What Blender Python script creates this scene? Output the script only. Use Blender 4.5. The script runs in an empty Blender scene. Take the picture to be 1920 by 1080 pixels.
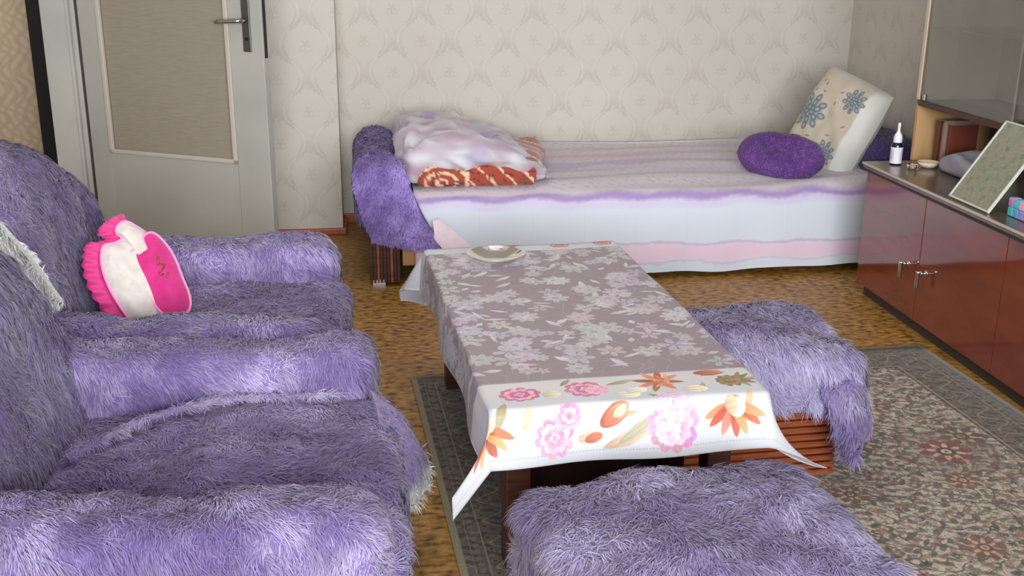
import bpy, math, random
import numpy as np
from mathutils import Matrix, Vector
random.seed(5)
RNG = np.random.default_rng(7)
PI = math.pi
scene = bpy.context.scene
COL = scene.collection

# ------------------------------------------------------------------ camera, light, exposure
H = 1.45
pitch, yaw, roll = math.radians(17.7), math.radians(7.6), math.radians(0.35)
fwd = Vector((math.sin(yaw)*math.cos(pitch), math.cos(yaw)*math.cos(pitch), -math.sin(pitch)))
r0 = Vector((math.cos(yaw), -math.sin(yaw), 0)); u0 = r0.cross(fwd)
Rv = r0*math.cos(roll) + u0*math.sin(roll); Uv = -r0*math.sin(roll) + u0*math.cos(roll)
cam = bpy.data.cameras.new('camera'); cam.lens = 36*2065/1920; cam.sensor_width = 36; cam.clip_start = .05
camo = bpy.data.objects.new('camera', cam); COL.objects.link(camo)
camo.matrix_world = Matrix(((Rv.x, Uv.x, -fwd.x, 0), (Rv.y, Uv.y, -fwd.y, 0), (Rv.z, Uv.z, -fwd.z, H), (0, 0, 0, 1)))
scene.camera = camo
world = bpy.data.worlds.new('sky'); scene.world = world; world.use_nodes = True
bg = world.node_tree.nodes['Background']; bg.inputs[0].default_value = (.80, .90, 1.0, 1); bg.inputs[1].default_value = 1.6

def area(name, loc, rot, sx, sy, power, col, spread=PI):
    l = bpy.data.lights.new(name, 'AREA'); l.shape = 'RECTANGLE'; l.size = sx; l.size_y = sy
    l.energy = power; l.color = col; l.spread = spread
    o = bpy.data.objects.new(name, l); COL.objects.link(o); o.location = loc; o.rotation_euler = rot
    return o
# daylight through the window in the wall behind the camera
area('window_daylight', (0.5, -4.6, 1.85), (math.radians(90), 0, 0), 7.0, 3.6, 1420, (.955, .98, 1.0))
area('overhead_fill', (0.3, 3.0, 2.46), (0, 0, 0), 1.1, 1.1, 17, (1.0, .985, .96))  # unseen fill added overhead to lift the horizontal surfaces
scene.view_settings.view_transform = 'Standard'
scene.view_settings.look = 'None'
scene.view_settings.exposure = 0.0
scene.view_settings.gamma = 1.0
scene.view_settings.use_curve_mapping = False

# ------------------------------------------------------------------ helpers
def s2l(c):
    c = np.asarray(c, float)/255.0
    return np.where(c <= .04045, c/12.92, ((c+.055)/1.055)**2.4)
def lin(*c):
    v = s2l(c); return (float(v[0]), float(v[1]), float(v[2]), 1.0)

def tag(o, label=None, cat=None, group=None, kind=None):
    if label: o['label'] = label
    if cat: o['category'] = cat
    if group: o['group'] = group
    if kind: o['kind'] = kind
    return o
def thing(name, label, cat, loc=(0, 0, 0), rz=0, group=None):
    o = bpy.data.objects.new(name, None); COL.objects.link(o)
    o.empty_display_size = .05
    o.location = loc; o.rotation_euler = (0, 0, rz)
    return tag(o, label, cat, group)

class MB:
    """collects verts/faces (+uv per vert) for one mesh object"""
    def __init__(s): s.v = []; s.f = []; s.n = 0
    def add(s, v, f):
        v = np.asarray(v, float).reshape(-1, 3)
        s.v.append(v); s.f += [tuple(int(i)+s.n for i in q) for q in f]; s.n += len(v); return s
    def box(s, a, b, r=0.0):
        x0, y0, z0 = a; x1, y1, z1 = b
        if r <= 0:
            v = [(x, y, z) for x in (x0, x1) for y in (y0, y1) for z in (z0, z1)]
            f = [(0, 1, 3, 2), (4, 6, 7, 5), (0, 4, 5, 1), (2, 3, 7, 6), (0, 2, 6, 4), (1, 5, 7, 3)]
            return s.add(v, f)
        c = np.array([(x0+x1)/2, (y0+y1)/2, (z0+z1)/2]); h = np.array([x1-x0, y1-y0, z1-z0])/2
        v, f = rbox(h, min(r, h.min()*.999), n=None); return s.add(v+c, f)
    def lathe(s, prof, seg=24, c=(0, 0, 0), M=None):
        v = []; n = len(prof)
        for k in range(seg):
            a = 2*PI*k/seg
            for r, z in prof: v.append((r*math.cos(a), r*math.sin(a), z))
        v = np.array(v)
        if M is not None: v = v @ np.array(M.to_3x3()).T
        v = v + np.array(c)
        f = [(k*n+i, ((k+1) % seg)*n+i, ((k+1) % seg)*n+i+1, k*n+i+1) for k in range(seg) for i in range(n-1)]
        return s.add(v, f)
    def tube(s, pts, r, seg=10):
        pts = [Vector(p) for p in pts]; rs = r if hasattr(r, '__len__') else [r]*len(pts)
        v = []; f = []
        for i, p in enumerate(pts):
            t = (pts[min(i+1, len(pts)-1)]-pts[max(i-1, 0)]).normalized()
            a = Vector((0, 0, 1)) if abs(t.z) < .9 else Vector((1, 0, 0))
            n1 = t.cross(a).normalized(); n2 = t.cross(n1)
            for k in range(seg):
                q = p+(n1*math.cos(2*PI*k/seg)+n2*math.sin(2*PI*k/seg))*rs[i]; v.append(tuple(q))
        for i in range(len(pts)-1):
            for k in range(seg):
                f.append((i*seg+k, i*seg+(k+1) % seg, (i+1)*seg+(k+1) % seg, (i+1)*seg+k))
        f.append(tuple(range(seg))[::-1]); f.append(tuple((len(pts)-1)*seg+k for k in range(seg)))
        return s.add(v, f)
    def build(s, name, mat, parent=None, smooth=False):
        me = bpy.data.meshes.new(name); me.from_pydata(np.concatenate(s.v).tolist(), [], s.f); me.update()
        if smooth: me.polygons.foreach_set('use_smooth', [True]*len(me.polygons))
        return link(name, me, mat, parent)
def link(name, me, mat, parent=None):
    o = bpy.data.objects.new(name, me); COL.objects.link(o)
    if mat: me.materials.append(mat)
    if parent: o.parent = parent
    return o

def rbox(h, r, n=None, nx=None):
    """rounded box surface; n = cuts per axis (tuple)"""
    h = np.asarray(h, float)
    if n is None: n = (5, 5, 5); nonuni = True
    else: nonuni = False
    def ax(i):
        if nonuni:
            a = h[i]; k = np.array([0, .3, 1.])
            return np.concatenate([-a+r*k, (a-r*k)[::-1]]) if a > r*1.001 else np.concatenate([-a+r*k, (a-r*k)[::-1][1:]])
        return np.linspace(-h[i], h[i], n[i])
    V = []; F = []; off = 0
    for d in range(3):
        e, g = (d+1) % 3, (d+2) % 3
        A, B = np.meshgrid(ax(e), ax(g), indexing='ij'); na, nb = A.shape
        for sg in (-1, 1):
            P = np.zeros((na*nb, 3)); P[:, e] = A.ravel(); P[:, g] = B.ravel(); P[:, d] = sg*h[d]
            V.append(P)
            idx = np.arange(na*nb).reshape(na, nb)+off; off += na*nb
            q = np.stack([idx[:-1, :-1], idx[1:, :-1], idx[1:, 1:], idx[:-1, 1:]], -1).reshape(-1, 4)
            if sg < 0: q = q[:, ::-1]
            F.append(q)
    V = np.concatenate(V); F = np.concatenate(F)
    key = np.round(V*1e5).astype(np.int64)
    _, ui, inv = np.unique(key, axis=0, return_index=True, return_inverse=True); inv = inv.ravel()
    V = V[ui]; F = inv[F]
    inner = np.clip(V, -(h-r), h-r); dd = V-inner
    ln = np.linalg.norm(dd, axis=1, keepdims=True); ln[ln == 0] = 1
    V = inner+r*dd/ln
    return V, F

def npmesh(name, V, F, mat, parent=None, col=None, nrm=None, smooth=True, uv=None, tris=None):
    """fast mesh from numpy quads F (n,4) and tris (m,3)"""
    me = bpy.data.meshes.new(name)
    nq = 0 if F is None else len(F); nt = 0 if tris is None else len(tris)
    loops = np.concatenate([a for a in ((F.ravel() if nq else None), (tris.ravel() if nt else None)) if a is not None]).astype(np.int32)
    me.vertices.add(len(V)); me.vertices.foreach_set('co', np.asarray(V, np.float32).ravel())
    me.loops.add(len(loops)); me.loops.foreach_set('vertex_index', loops)
    me.polygons.add(nq+nt)
    me.polygons.foreach_set('loop_start', np.concatenate([np.arange(nq)*4, nq*4+np.arange(nt)*3]).astype(np.int32))
    me.update(calc_edges=True)
    me.polygons.foreach_set('use_smooth', np.full(nq+nt, smooth))
    if col is not None:
        a = me.color_attributes.new('Col', 'FLOAT_COLOR', 'POINT')
        a.data.foreach_set('color', np.concatenate([col, np.ones((len(col), 1))], 1).astype(np.float32).ravel())
    if uv is not None:
        l = me.uv_layers.new(name='UVMap'); l.data.foreach_set('uv', np.asarray(uv, np.float32)[loops].ravel())
    if nrm is not None:
        me.normals_split_custom_set_from_vertices(np.asarray(nrm, np.float32))
    return link(name, me, mat, parent)

def vnormals(V, F):
    a = V[F[:, 2]]-V[F[:, 0]]; b = V[F[:, 3]]-V[F[:, 1]]
    n = np.cross(a, b); N = np.zeros_like(V)
    for k in range(4): np.add.at(N, F[:, k], n)
    l = np.linalg.norm(N, axis=1, keepdims=True); l[l == 0] = 1
    return N/l

class Noise:
    """smooth noise: a sum of random waves"""
    def __init__(s, period, dim=3, waves=14, seed=0, outs=1):
        g = np.random.default_rng(seed)
        k = g.normal(size=(outs, waves, dim)); k /= np.linalg.norm(k, axis=2, keepdims=True)
        s.k = k*2*PI/period*g.uniform(.6, 1.5, (outs, waves, 1)); s.p = g.uniform(0, 2*PI, (outs, waves))
        s.w = math.sqrt(2/waves)
    def __call__(s, P):
        out = [np.sin(P@s.k[i].T+s.p[i]).sum(1)*s.w for i in range(len(s.k))]
        return out[0] if len(out) == 1 else np.stack(out, 1)

# ------------------------------------------------------------------ materials
def mat(name, col=(.5, .5, .5, 1), rough=.6, metal=0, **kw):
    m = bpy.data.materials.new(name); m.use_nodes = True
    b = m.node_tree.nodes['Principled BSDF']
    b.inputs['Base Color'].default_value = col; b.inputs['Roughness'].default_value = rough; b.inputs['Metallic'].default_value = metal
    for k, v in kw.items(): b.inputs[k.replace('_', ' ')].default_value = v
    return m
def nodes(m): return m.node_tree.nodes, m.node_tree.links, m.node_tree.nodes['Principled BSDF']
def noisy(m, c1, c2, scale=8, stretch=(1, 1, 1), detail=4, bump=0, dist=0.0, lo=.35, hi=.65):
    N, L, b = nodes(m)
    tc = N.new('ShaderNodeTexCoord'); mp = N.new('ShaderNodeMapping'); mp.inputs['Scale'].default_value = stretch
    nz = N.new('ShaderNodeTexNoise'); nz.inputs['Scale'].default_value = scale; nz.inputs['Detail'].default_value = detail
    nz.inputs['Distortion'].default_value = dist
    cr = N.new('ShaderNodeValToRGB'); cr.color_ramp.elements[0].color = c1; cr.color_ramp.elements[1].color = c2
    cr.color_ramp.elements[0].position = lo; cr.color_ramp.elements[1].position = hi
    L.new(tc.outputs['Object'], mp.inputs[0]); L.new(mp.outputs[0], nz.inputs['Vector']); L.new(nz.outputs[0], cr.inputs[0])
    L.new(cr.outputs[0], b.inputs['Base Color'])
    if bump:
        bp = N.new('ShaderNodeBump'); bp.inputs['Strength'].default_value = bump; bp.inputs['Distance'].default_value = .01
        L.new(nz.outputs[0], bp.inputs['Height']); L.new(bp.outputs[0], b.inputs['Normal'])
    return m
def colattr(m):
    N, L, b = nodes(m); a = N.new('ShaderNodeAttribute'); a.attribute_name = 'Col'; L.new(a.outputs['Color'], b.inputs['Base Color']); return m
def image(name, arr):
    """arr: h x w x 3 sRGB 0..255 painted by this script"""
    h, w, _ = arr.shape
    im = bpy.data.images.new(name, w, h, alpha=False)
    a = np.ones((h, w, 4), np.float32); a[..., :3] = np.clip(arr/255., 0, 1); im.pixels.foreach_set(a.ravel()); im.update()
    im.pack()
    return im
def immat(name, arr, rough=.8, bump=0, ext='REPEAT', **kw):
    m = mat(name, rough=rough, **kw); N, L, b = nodes(m)
    t = N.new('ShaderNodeTexImage'); t.image = image(name, arr); t.extension = ext
    L.new(t.outputs[0], b.inputs['Base Color'])
    if bump:
        bp = N.new('ShaderNodeBump'); bp.inputs['Strength'].default_value = bump; bp.inputs['Distance'].default_value = .004
        L.new(t.outputs[0], bp.inputs['Height']); L.new(bp.outputs[0], b.inputs['Normal'])
    return m

class Paint:
    """a small painter over a numpy canvas in metres"""
    def __init__(s, W, Hh, res, base):
        s.W, s.H, s.res = W, Hh, res; s.w, s.h = int(W*res), int(Hh*res)
        s.a = np.ones((s.h, s.w, 3))*np.array(base, float)
    def grid(s):
        y, x = np.mgrid[0:s.h, 0:s.w]; return (x+.5)/s.res, (y+.5)/s.res
    def blend(s, mask, col):
        mask = mask[..., None]; s.a = s.a*(1-mask)+np.array(col, float)*mask
    def blob(s, cx, cy, rx, ry, ang, col, al=1., soft=.12, shade=0, pw=2):
        R = max(rx, ry)*1.25*s.res
        x0, x1 = int(max(0, cx*s.res-R)), int(min(s.w, cx*s.res+R+1)); y0, y1 = int(max(0, cy*s.res-R)), int(min(s.h, cy*s.res+R+1))
        if x1 <= x0 or y1 <= y0: return
        y, x = np.mgrid[y0:y1, x0:x1]; x = (x+.5)/s.res-cx; y = (y+.5)/s.res-cy
        c, n = math.cos(ang), math.sin(ang); u = (x*c+y*n)/rx; v = (-x*n+y*c)/ry
        # petal / leaf: pointed along u when pw<2
        d = (np.abs(u)**pw+np.abs(v)**pw)
        m = np.clip((1-d)/soft, 0, 1)*al
        cc = np.array(col, float)[None, None]*np.ones(m.shape+(1,))
        if shade: cc = cc*(1+shade*(u*.8+np.cos(v*9)*.25))[..., None]
        m = m[..., None]; s.a[y0:y1, x0:x1] = s.a[y0:y1, x0:x1]*(1-m)+np.clip(cc, 0, 255)*m
    def peony(s, cx, cy, r, c1, c2, c3, seed=0, n=10, sq=1.):
        g = random.Random(seed)
        for ring, (k, cc, q, z) in enumerate(((n, c1, .62, 1.), (n-1, c2, .44, .85), (n-2, c1, .26, .7), (4, c2, .10, .5))):
            for i in range(k):
                a = 2*PI*(i+g.random()*.4)/k+ring
                c = [max(0, min(255, v+g.uniform(-14, 14))) for v in cc]
                s.blob(cx+math.cos(a)*r*q, cy+math.sin(a)*r*q*sq, r*.38*z, r*.27*z, a+g.uniform(-.3, .3), c, shade=.16)
                s.blob(cx+math.cos(a)*r*q*.72, cy+math.sin(a)*r*q*.72*sq, r*.15*z, r*.05*z, a+g.uniform(-.5, .5), c3, al=.55, soft=.6)
    def lily(s, cx, cy, r, ang, c1, c2, n=6, fan=2.4, seed=0):
        g = random.Random(seed)
        for i in range(n):
            a = ang+fan*(i/(n-1)-.5)+g.uniform(-.08, .08)
            c = [max(0, min(255, v+g.uniform(-16, 16))) for v in (c1 if i % 2 else c2)]
            s.blob(cx+math.cos(a)*r*.52, cy+math.sin(a)*r*.52, r*.56, r*.16, a, c, shade=.16, pw=1.6)
        s.blob(cx, cy, r*.22, r*.22, 0, c2, shade=.1)
    def leaf(s, cx, cy, l, w, ang, col): s.blob(cx, cy, l, w, ang, col, pw=1.35, shade=.12)

def fur_mat(name, rough=.62, sheen=.25):
    m = colattr(mat(name, rough=rough)); b = nodes(m)[2]
    b.inputs['Sheen Weight'].default_value = sheen; b.inputs['Sheen Roughness'].default_value = .5
    b.inputs['Specular IOR Level'].default_value = .25
    return m
M = {}
M['fur'] = fur_mat('lavender_fur')
M['plush'] = fur_mat('violet_plush', .8, .2)
M['paint'] = noisy(mat('old_grey_paint', rough=.42), lin(166, 166, 160), lin(178, 177, 170), 3)
M['paint_dark'] = mat('paint_shadow_groove', lin(70, 62, 56), .7)
M['bead'] = mat('glazing_bead_paint', lin(192, 184, 174), .4)
M['dark'] = mat('black_gap', lin(18, 15, 13), .8)
M['chrome'] = mat('chrome', lin(200, 200, 198), .18, 1)
M['steel'] = mat('worn_steel', lin(118, 120, 116), .32, 1)
M['darkwood'] = noisy(mat('dark_walnut', rough=.4), lin(50, 24, 18), lin(82, 40, 28), 6, (1, 1, 12), bump=.05)
M['slatwood'] = noisy(mat('reddish_slat_wood', rough=.38), lin(120, 56, 30), lin(160, 84, 48), 9, (1, 1, 8), bump=.05)
M['blackwood'] = mat('slat_gap_wood', lin(40, 20, 14), .7)
M['beech'] = noisy(mat('beech_board', rough=.45), lin(176, 128, 80), lin(196, 150, 100), 5, (1, 1, .2), bump=.03)
M['oak'] = noisy(mat('light_panel_veneer', rough=.5), lin(188, 146, 98), lin(206, 166, 118), 4, (2, 2, .3))
M['dull_oak'] = noisy(mat('glass_dulled_veneer', rough=.6), lin(122, 110, 92), lin(134, 122, 104), 4, (2, 2, .3))  # oak with the dulling of the cabinet glass put into its colour
M['lacquer'] = noisy(mat('mahogany_lacquer', rough=.12, Specular_IOR_Level=.5, Coat_Weight=.8, Coat_Roughness=.05, Coat_IOR=1.5), lin(112, 46, 32), lin(130, 58, 40), 2.2, (1, 1, 5), detail=6)
M['lacquer_top'] = noisy(mat('top_lacquer_reflection_grey', rough=.3, Coat_Weight=.5, Coat_Roughness=.12), lin(92, 80, 72), lin(108, 94, 84), 2.5, (1, 3, 1))  # grey of the room's reflection put into the base colour
M['edge'] = mat('pale_edge', lin(206, 190, 172), .35)  # one pale tone for the thin edge strips
M['plinth'] = mat('plinth_green_brown', lin(62, 54, 44), .7)
M['redskirt'] = noisy(mat('reddish_skirting', rough=.4), lin(150, 72, 48), lin(176, 92, 62), 6, (6, 1, 1))
M['ceiling'] = mat('ceiling_white', lin(225, 222, 214), .9)
M['white'] = mat('white_plastic', lin(235, 236, 240), .3)
M['navy'] = mat('dark_blue_bottle', lin(28, 24, 44), .15)
M['wframe'] = mat('window_frame_white', lin(230, 230, 226), .4)
gl = mat('clear_glass', (1, 1, 1, 1), .02, IOR=1.45, Transmission_Weight=1.0); M['glass'] = gl
g2 = mat('thin_cabinet_glass', (.92, .95, .93, 1), .03, IOR=1.45, Transmission_Weight=1.0, Alpha=.5); M['thinglass'] = g2

# ------------------------------------------------------------------ wallpaper
def wallpaper(base, dark, light, seed=1, leafy=False):
    n = 420; y, x = np.mgrid[0:n, 0:n]/n
    a = np.ones((n, n, 3))*np.array(base, float)
    cx, cy = np.cos(2*PI*x), np.cos(2*PI*y)
    f = cx+cy+.22*np.cos(4*PI*y)*cx
    # ogee bands with a leafy, broken edge
    wob = .05*np.sin(2*PI*x*9+3*np.sin(2*PI*y*2))+.05*np.sin(2*PI*y*11+2*np.sin(2*PI*x*3))
    fr_ = .10*np.abs(np.sin(2*PI*x*7+2*PI*y*3))
    band = np.clip((.44-fr_-np.abs(f+wob))/.14, 0, 1)*np.clip(.42+.6*np.sin(2*PI*(y+.0)+np.where(np.cos(2*PI*x)>0,0,PI))*1.0, .22, .9)
    core = np.clip((.10-np.abs(f+wob*.5))/.05, 0, 1)
    def motif(ox, oy):
        u = (x-ox+.5) % 1-.5; v = (y-oy+.5) % 1-.5
        r = np.hypot(u, v*1.0)+1e-6; t = np.arctan2(v, u)
        m = np.clip((.075+.035*np.cos(5*t+PI/2)-r)/.045, 0, 1)
        w = np.clip((.02-np.abs(v+.10-.55*np.abs(u)**1.3))/.02, 0, 1)*(np.abs(u) < .11)
        return np.maximum(m*.6, w*.6)
    mo = np.maximum(motif(0, 0), motif(.5, .5))
    for msk, c, al in ((band, dark, .62), (core, light, .5), (mo, dark, .7)):
        k = (msk*al)[..., None]; a = a*(1-k)+np.array(c, float)*k
    a += np.random.default_rng(seed).normal(0, 1.6, (n, n, 1))
    return a
WP = wallpaper((208, 203, 193), (187, 179, 169), (217, 213, 204))
def wallmat(name, arr, rough=.62):
    m = immat(name, arr, rough=rough); N, L, b = nodes(m)
    # slow random tone patches multiplied into the paper colour
    t = [q for q in N if q.type == 'TEX_IMAGE'][0]
    nz = N.new('ShaderNodeTexNoise'); nz.inputs['Scale'].default_value = 1.3; nz.inputs['Detail'].default_value = 3
    tc = N.new('ShaderNodeTexCoord'); L.new(tc.outputs['Object'], nz.inputs['Vector'])
    mx = N.new('ShaderNodeMixRGB'); mx.blend_type = 'MULTIPLY'; mx.inputs[0].default_value = 1
    cr = N.new('ShaderNodeValToRGB'); cr.color_ramp.elements[0].position = .3; cr.color_ramp.elements[1].position = .7
    cr.color_ramp.elements[0].color = (.93, .90, .88, 1); cr.color_ramp.elements[1].color = (1, 1, 1, 1)
    L.new(nz.outputs[0], cr.inputs[0]); L.new(t.outputs[0], mx.inputs[1]); L.new(cr.outputs[0], mx.inputs[2]); L.new(mx.outputs[0], b.inputs['Base Color'])
    return m
M['wallpaper'] = wallmat('damask_wallpaper', WP)
hn = 300; yy, xx = np.mgrid[0:hn, 0:hn]/hn
lf = np.abs(np.sin(2*PI*(xx*3+.35*np.sin(2*PI*yy*2))))*np.abs(np.sin(2*PI*(xx*2-.3*np.sin(2*PI*yy*3)+yy)))
HALL = np.array([176, 158, 134.])+(lf[..., None]-.4)*np.array([20, 19, 18.])
M['hallpaper'] = immat('hall_wallpaper', HALL, .7)

def wallquad(name, pts, thick, uvm, material, parent=None):
    """flat slab: pts polygon (world), extruded by vector thick; uv metres along its two axes"""
    P = np.array(pts, float); T = np.array(thick, float); n = len(P)
    me = bpy.data.meshes.new(name)
    V = np.concatenate([P, P+T])
    F = [tuple(range(n)), tuple(range(2*n-1, n-1, -1))]+[(i, (i+1) % n, (i+1) % n+n, i+n) for i in range(n)]
    me.from_pydata(V.tolist(), [], F); me.update()
    l = me.uv_layers.new(name='UVMap'); ax, sx, sy = uvm
    for li, lo in enumerate(me.loops):
        c = V[lo.vertex_index]
        l.data[li].uv = ((c[0]+c[1])*sx if ax == 'xy' else c[ax]*sx, c[2]*sy)
    return link(name, me, material, parent)
def st(o): o['kind'] = 'structure'; return o

YB, YP, XR, XL, YR, ZC = 5.74, 5.50, 2.585, -2.35, -.85, 2.52
WU, WV = 1/.29, 1/.315
st(wallquad('wall_back', [(-.16, YB, 0), (XR, YB, 0), (XR, YB, ZC), (-.16, YB, ZC)], (0, .2, 0), (0, WU, WV), M['wallpaper']))
XJ = -1.478      # edge of the door opening (casing stands between this and the leaf)
st(wallquad('wall_pillar', [(-1.33, YP, 0), (-.135, YP, 0), (-.135, YP, ZC), (-1.33, YP, ZC)], (0, .44, 0), ('xy', WU, WV), M['wallpaper']))
st(wallquad('wall_over_door', [(-2.35, YP, 2.08), (-1.33, YP, 2.08), (-1.33, YP, ZC), (-2.35, YP, ZC)], (0, .25, 0), (0, WU, WV), M['wallpaper']))
st(wallquad('wall_right', [(XR, YR, 0), (XR, YB+.2, 0), (XR, YB+.2, ZC), (XR, YR, ZC)], (.2, 0, 0), (1, WU, WV), M['wallpaper']))
# left wall without an opening ; rear wall with the window
mb = MB()
for a, b in (((XL-.2, YR, 0), (XL, .02, ZC)), ((XL-.2, .02, 0), (XL, YP+.25, ZC))): mb.box(a, b)
st(mb.build('wall_left', mat('wall_left_paper', lin(214, 207, 196), .7)))
mb = MB()
for a, b in (((XL-.2, YR-.2, 0), (-1.35, YR, ZC)), ((2.15, YR-.2, 0), (XR+.2, YR, ZC)), ((-1.35, YR-.2, 0), (2.15, YR, .70)), ((-1.35, YR-.2, 2.40), (2.15, YR, ZC))): mb.box(a, b)
st(mb.build('wall_rear', mat('wall_rear_paper', lin(205, 196, 180), .7)))
w = thing('window_1', None, None); st(w)
mb = MB()
for x in (-1.35, .37, 2.09): mb.box((x, YR-.14, .70), (x+.06, YR-.07, 2.40))
for z in (.70, 2.34): mb.box((-1.35, YR-.14, z), (2.15, YR-.07, z+.06))
mb.build('window_frame', M['wframe'], w)
MB().box((-1.42, YR-.06, .66), (2.22, YR+.12, .70)).build('window_sill', M['wframe'], w)
MB().box((-1.45, YR+.02, .12), (1.0, YR+.1, .60), .02).build('radiator', M['wframe'], w)
st(MB().box((XL-.2, YR-.2, ZC), (XR+.2, YB+.6, ZC+.1)).build('ceiling', M['ceiling']))
# hallway seen past the casing
st(wallquad('wall_hall', [(-3.6, 6.15, 0), (-1.3, 6.15, 0), (-1.3, 6.15, ZC), (-3.6, 6.15, ZC)], (0, .1, 0), (0, 3.4, 2.1), M['hallpaper']))
st(MB().box((-3.7, YP, 0), (-3.6, 6.25, ZC)).build('wall_hall_side', M['ceiling']))
st(MB().box((-3.7, YP, ZC), (XL-.2, 6.25, ZC+.1)).build('ceiling_hall', M['ceiling']))
st(MB().box((-3.7, YP, 0), (XL-.2, YP+.1, ZC)).build('wall_hall_front', M['ceiling']))
st(MB().box((-1.70, 6.05, 0), (-1.585, 6.14, 2.3)).build('hall_gap_shade', M['dark']))  # black post added to stand in for the darkness of the gap
st(MB().box((-1.30, YP-.022, .0), (-.118, YP-.0, .034), .006).build('baseboard_back', M['redskirt']))
st(MB().box((-.135, YB-.02, .0), (XR, YB, .05), .006).build('baseboard_recess', M['redskirt']))
st(MB().box((-.134, YP+.0, 0), (-.115, YB-.021, .034), .006).build('baseboard_pillar', M['redskirt']))
area('hall_fill', (-2.7, 5.72, 1.9), (math.radians(70), 0, math.radians(-20)), .4, .4, 14, (1.0, .90, .78))  # fill light added to brighten the hall wallpaper, no fixture

# ------------------------------------------------------------------ floor covering
m = mat('ochre_linoleum', rough=.45); N, L, b = nodes(m)
tc = N.new('ShaderNodeTexCoord')
def nzn(scale, st_, detail=3):
    mp = N.new('ShaderNodeMapping'); mp.inputs['Scale'].default_value = st_
    n = N.new('ShaderNodeTexNoise'); n.inputs['Scale'].default_value = scale; n.inputs['Detail'].default_value = detail
    L.new(tc.outputs['Object'], mp.inputs[0]); L.new(mp.outputs[0], n.inputs['Vector']); return n
def ramp(n, stops):
    c = N.new('ShaderNodeValToRGB'); e = c.color_ramp.elements
    e[0].position, e[0].color = stops[0]; e[1].position, e[1].color = stops[-1]
    for p, q in stops[1:-1]: k = e.new(p); k.color = q
    L.new(n.outputs[0], c.inputs[0]); return c
c1 = ramp(nzn(48, (.6, 1.1, 1)), [(.32, lin(92, 58, 24)), (.42, lin(150, 106, 48)), (.56, lin(184, 138, 66)), (.72, lin(206, 166, 92))])
c2 = ramp(nzn(3, (1, 1, 1)), [(.3, (.80, .76, .7, 1)), (.7, (1, 1, 1, 1))])
mx = N.new('ShaderNodeMixRGB'); mx.blend_type = 'MULTIPLY'; mx.inputs[0].default_value = 1
L.new(c1.outputs[0], mx.inputs[1]); L.new(c2.outputs[0], mx.inputs[2]); L.new(mx.outputs[0], b.inputs['Base Color'])
M['floor'] = m
st(MB().box((-3.7, YR-.2, -.1), (XR+.2, 6.3, 0)).build('floor', M['floor']))

# ------------------------------------------------------------------ door, open against the wall
hinge = (-1.295, 5.40); ang = math.atan2(4.93-5.40, -.43+1.295); DW = math.hypot(4.93-5.40, -.43+1.295)
d = thing('door_1', None, None, (hinge[0], hinge[1], 0.012), ang); st(d)
DT = .042; gx0, gx1, gz0, gz1 = .105, .80*DW/.985, .455, 1.82
gx1 = DW-.17
mb = MB()
mb.box((0, 0, 0), (gx0, DT, 2.0), .003); mb.box((gx1, 0, 0), (DW, DT, 2.0), .003)
mb.box((gx0, 0, 0), (gx1, DT, gz0)); mb.box((gx0, 0, gz1), (gx1, DT, 2.0))
mb.build('door_leaf', M['paint'], d)
mb = MB()
for a_, b_ in (((gx0, -.006, gz0), (gx0+.022, .012, gz1)), ((gx1-.022, -.006, gz0), (gx1, .012, gz1)), ((gx0, -.006, gz0-.0), (gx1, .012, gz0+.02)), ((gx0, -.006, gz1-.02), (gx1, .012, gz1))): mb.box(a_, b_, .004)
mb.build('glazing_bead', M['bead'], d)
gm = noisy(mat('rippled_door_glass', rough=.28, Transmission_Weight=.0, Specular_IOR_Level=.6), lin(146, 137, 123), lin(154, 145, 131), 60, (.25, 1, 3), bump=.15)
MB().box((gx0+.02, .014, gz0+.018), (gx1-.02, .02, gz1-.018)).build('glass_pane', gm, d)
hx = DW-.075
hp = MB().box((hx-.020, -.009, .955), (hx+.020, 0, 1.19), .004).build('handle_plate', M['steel'], d)
MB().tube([(hx, -.006, 1.088), (hx, -.035, 1.088), (hx-.004, -.052, 1.088), (hx-.02, -.058, 1.088), (hx-.07, -.056, 1.085), (hx-.125, -.052, 1.080)], [.009, .009, .0095, .010, .0095, .008], 12).build('lever', M['chrome'], hp, True)
MB().lathe([(0, -.002), (.008, -.002), (.008, .002), (.0, .002)], 12, (hx, -.01, 1.01), Matrix.Rotation(PI/2, 4, 'X')).build('keyhole', M['dark'], hp)
MB().box((DW-.001, .011, .93), (DW+.002, .031, 1.2)).build('lock_strip', mat('lock_strip_steel', lin(70, 70, 66), .4, 1), d)
mb = MB()
# casing round the opening
cs = thing('trim_2', None, None); st(cs)
MB().box((XJ, YP-.03, 0), (-1.335, YP+.25, 2.12), .003).build('jamb_board', M['paint'], cs)
MB().box((-1.366, YP-.036, 0), (-1.350, YP-.029, 2.12), .003).build('bead_strip', M['paint'], cs)
MB().box((-1.342, YP-.050, 0), (-1.318, YP-.0, 2.12), .006).build('rebate_strip', M['paint'], cs)
MB().box((-1.317, YP-.045, 0), (-1.300, YP-.0, 2.12)).build('gap_shadow_strip', M['paint_dark'], cs)
MB().box((-2.35, YP-.03, 2.04), (-1.48, YP+.0, 2.12), .003).build('head_board', M['paint'], cs)

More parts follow.
